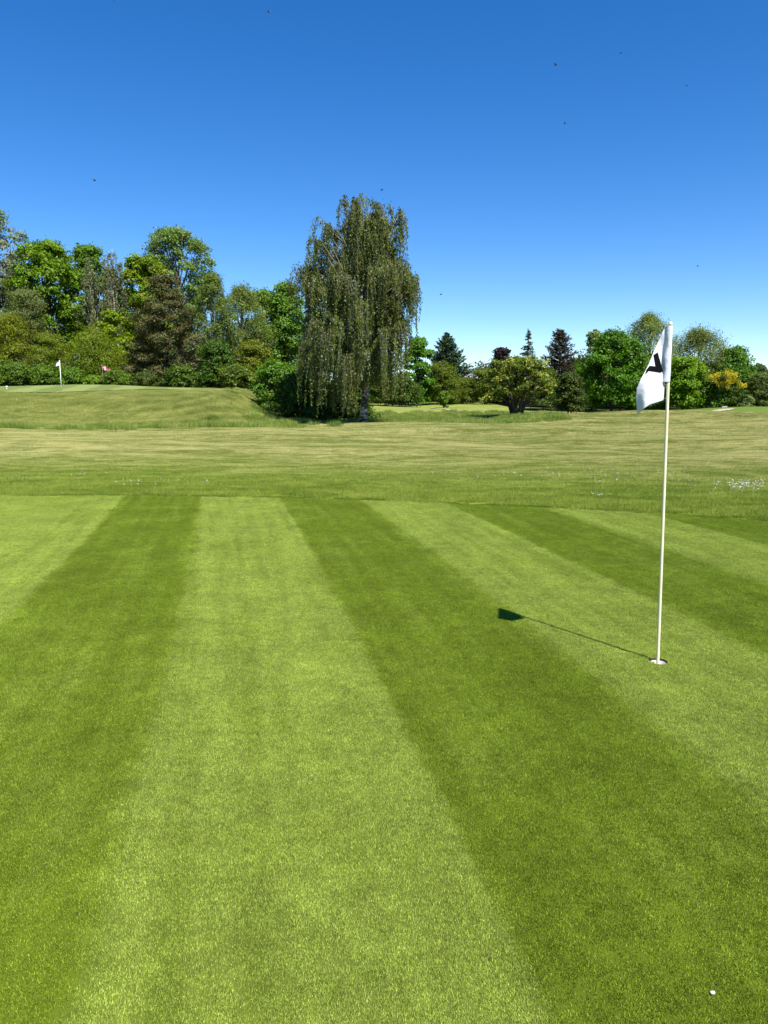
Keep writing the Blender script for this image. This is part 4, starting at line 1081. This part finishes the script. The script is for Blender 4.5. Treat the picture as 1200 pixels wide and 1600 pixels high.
# small white scrap on the grass at the lower right
p = at(1113, 1557, EYE / math.tan(PITCH + math.atan((1557 - 800) / F)))
bm = bmesh.new(); bmesh.ops.create_icosphere(bm, subdivisions=2, radius=0.0062)
rr = random.Random(4)
for v in bm.verts: v.co = Vector((v.co.x * 1.1, v.co.y * .8, v.co.z * .7)) * rr.uniform(.8, 1.2)
me = bpy.data.meshes.new('white_scrap'); bm.to_mesh(me); bm.free()
o = link_mesh('white_scrap', me, WHITE_PAINT); o.location = (p.x, p.y, 0.012)
tag(o, 'tiny white scrap lying in the turf at lower right', 'scrap')

# ------------------------------------------------------------------ far flags, marker and sign
q = at(96, 608, 54.0); fz = tz(q.x, 54.0)
ff = empty('flagstick', (q.x, 54.0, fz)); tag(ff, 'distant white flagstick with small white flag on the raised green', 'flagstick')
ph = at(96, 563, 54.0).z - fz
MB().tube([(0, 0, -.1), (0, 0, ph)], [.03, .022], 8).build('pole', WHITE_PAINT, ff, True)
V, Fc = [], []
for i in range(13):
    t = i / 12; w = 0.04 + 0.24 * math.sin(min(1, t * 1.15) * math.pi * .5)
    for k in range(5):
        u = k / 4; V.append((-u * w, 0.05 * math.sin(u * 4 + t * 2) * u, ph - 0.02 - t * .34 - u * u * .10 * t))
for i in range(12):
    for k in range(4): q0 = i * 5 + k; Fc.append((q0, q0 + 5, q0 + 6, q0 + 1))
poly_obj('flag', V, Fc, WHITE_CLOTH, ff, True)

q = at(160, 578, 63.2); fz = tz(q.x, 63.2)
df = empty('flagpole', (q.x, 63.2, fz)); tag(df, 'red and white flag on a thin pole in front of the bushes', 'flag')
ph = at(160, 571, 63.2).z - fz
MB().tube([(0, 0, -.1), (0, 0, ph)], [.022, .016], 7).build('pole', BARK_GREY, df, True)
def dflag(u0, u1, v0, v1, off):
    V, Fc = [], []
    for i in range(13):
        for k in range(7):
            u = u0 + (u1 - u0) * i / 12; v = v0 + (v1 - v0) * k / 6
            V.append((u * .62, off + .09 * math.sin(u * 7 + v * 2), ph - .04 - v * .30 - .16 * u + .07 * math.sin(u * 6 + v)))
    for i in range(12):
        for k in range(6): q0 = i * 7 + k; Fc.append((q0, q0 + 1, q0 + 8, q0 + 7))
    return V, Fc
fo = poly_obj('flag', *dflag(0, 1, 0, 1, 0), RED_CLOTH, df, True)
mb = MB(); mb.add(*dflag(0, .999, .42, .58, -.012)); mb.add(*dflag(.34, .46, 0, .999, -.014)); mb.build('flag_cross', WHITE_CLOTH, fo, True)

q = at(10, 599, 56.5); mz = tz(q.x, 56.5)
mk = empty('marker_post', (q.x, 56.5, mz)); tag(mk, 'short white marker post on the raised green at the left edge', 'marker')
MB().tube([(0, 0, -.1), (0, 0, .08), (0, 0, .15)], [.03, .03, .03], 9).build('post', WHITE_PAINT, mk, True)
MB().tube([(0, 0, .151), (0, 0, .20), (0, 0, .26), (0, 0, .29)], [.05, .075, .06, .02], 10).build('knob', WHITE_PAINT, mk, True)

q = at(1132, 640, 69.5); sz = tz(q.x, 69.5)
sg = empty('sign_board', (q.x, 69.5, sz)); tag(sg, 'small pale sign board on two posts by the right bushes', 'sign')
hs_ = at(1132, 636, 69.5).z - sz
MB().box((0, 0, hs_ - .02), (.50, .03, .20)).build('board', DRY_BOARD, sg)
for sx_ in (-.2, .2): MB().tube([(sx_, .035, -.1), (sx_, .035, hs_ + .1)], [.022, .022], 6).build('post', BARK_GREY, sg)

# ------------------------------------------------------------------ flies in the air
def fly_parts():
    b = MB()
    b.tube([(0, -.0055, 0), (0, -.0045, .0002), (0, -.002, .0004), (0, .0015, .0002), (0, .0045, -.0004), (0, .006, -.0008)], [.0003, .0014, .0017, .0018, .0013, .0003], 8)
    b.tube([(0, -.0062, 0), (0, -.0058, 0), (0, -.0050, 0)], [.0004, .0013, .0011], 7)
    w = []
    for s in (-1, 1):
        m = MB()
        out = [(.0006, -.002), (.0035, -.0032), (.0068, -.0026), (.0082, -.0008), (.0070, .0012), (.0035, .0014), (.0006, .0006)]
        top_ = [Vector((s * x, y, .0016 + x * .35)) for x, y in out]; bot = [v - Vector((0, 0, .0001)) for v in top_]
        n = len(out)
        m.add(top_ + bot, [tuple(range(n)), tuple(range(2 * n - 1, n - 1, -1))] + [(i, i + n, (i + 1) % n + n, (i + 1) % n) for i in range(n)])
        w.append(m)
    return b, w
fb, fw = fly_parts()
proto = None
flies = [(148, 282, 2.3, 'largest dark fly in the sky, high above the wood on the left'), (419, 18, 2.8, 'dark fly near the top edge of the picture'),
         (868, 101, 3.0, 'dark fly at upper right, lower of the upper pair'), (969, 83, 3.2, 'dark fly at upper right, rightmost of the upper pair'),
         (883, 193, 3.3, 'pale glinting fly below the upper right pair'), (597, 297, 2.9, 'dark fly just above the weeping birch top'),
         (689, 460, 2.9, 'dark fly in the sky right of the weeping birch'), (1073, 134, 4.2, 'faint small fly highest above the flagstick'),
         (1090, 416, 4.6, 'faint small fly in the sky between flagstick top and right edge'), (178, 2, 4.0, 'faint fly at the very top edge on the left')]
rr = random.Random(9)
for i, (px_, py_, Y, lb_) in enumerate(flies):
    loc = at(px_, py_, Y); rot = (rr.uniform(-.5, .5), rr.uniform(-.6, .6), rr.uniform(0, 6.28))
    if proto is None:
        proto = empty('fly', loc); kids = [fb.build('body', FLY_BODY, proto, True)] + [w.build('wing', FLY_WING, proto) for w in fw]; e = proto
    else:
        e = proto.copy(); COL.objects.link(e); e.location = loc
        for kd in kids:
            c = kd.copy(); c.parent = e; COL.objects.link(c)
    e.rotation_euler = rot; tag(e, lb_, 'fly', 'flies in the air')

# dark clippings and crumbs of soil lying on the green
rr = random.Random(77); mb = MB()
spots = [(90, 1337), (210, 1389), (122, 1432), (135, 1430), (305, 1010), (990, 1546), (484, 1223), (412, 1180), (640, 1280), (870, 905), (905, 912), (560, 1120), (300, 1265), (760, 1500), (1120, 1552), (700, 1385), (1010, 1180), (380, 930), (90, 1100), (820, 1330)]
for px_, py_ in spots:
    p = at(px_, py_, EYE / math.tan(PITCH + math.atan((py_ - 800) / F)))
    for _ in range(rr.randint(1, 3)):
        a_ = rr.uniform(0, 6.28); l_ = rr.uniform(.002, .006); c_ = Vector((p.x + rr.gauss(0, .008), p.y + rr.gauss(0, .008), .014))
        d_ = Vector((math.cos(a_), math.sin(a_), rr.uniform(-.3, .3)))
        mb.tube([c_ - d_ * l_, c_ + Vector((0, 0, .001)), c_ + d_ * l_], [.0005, .0018, .0005], 5)
tag(mb.build('turf_crumbs', BARK, None), kind='stuff')
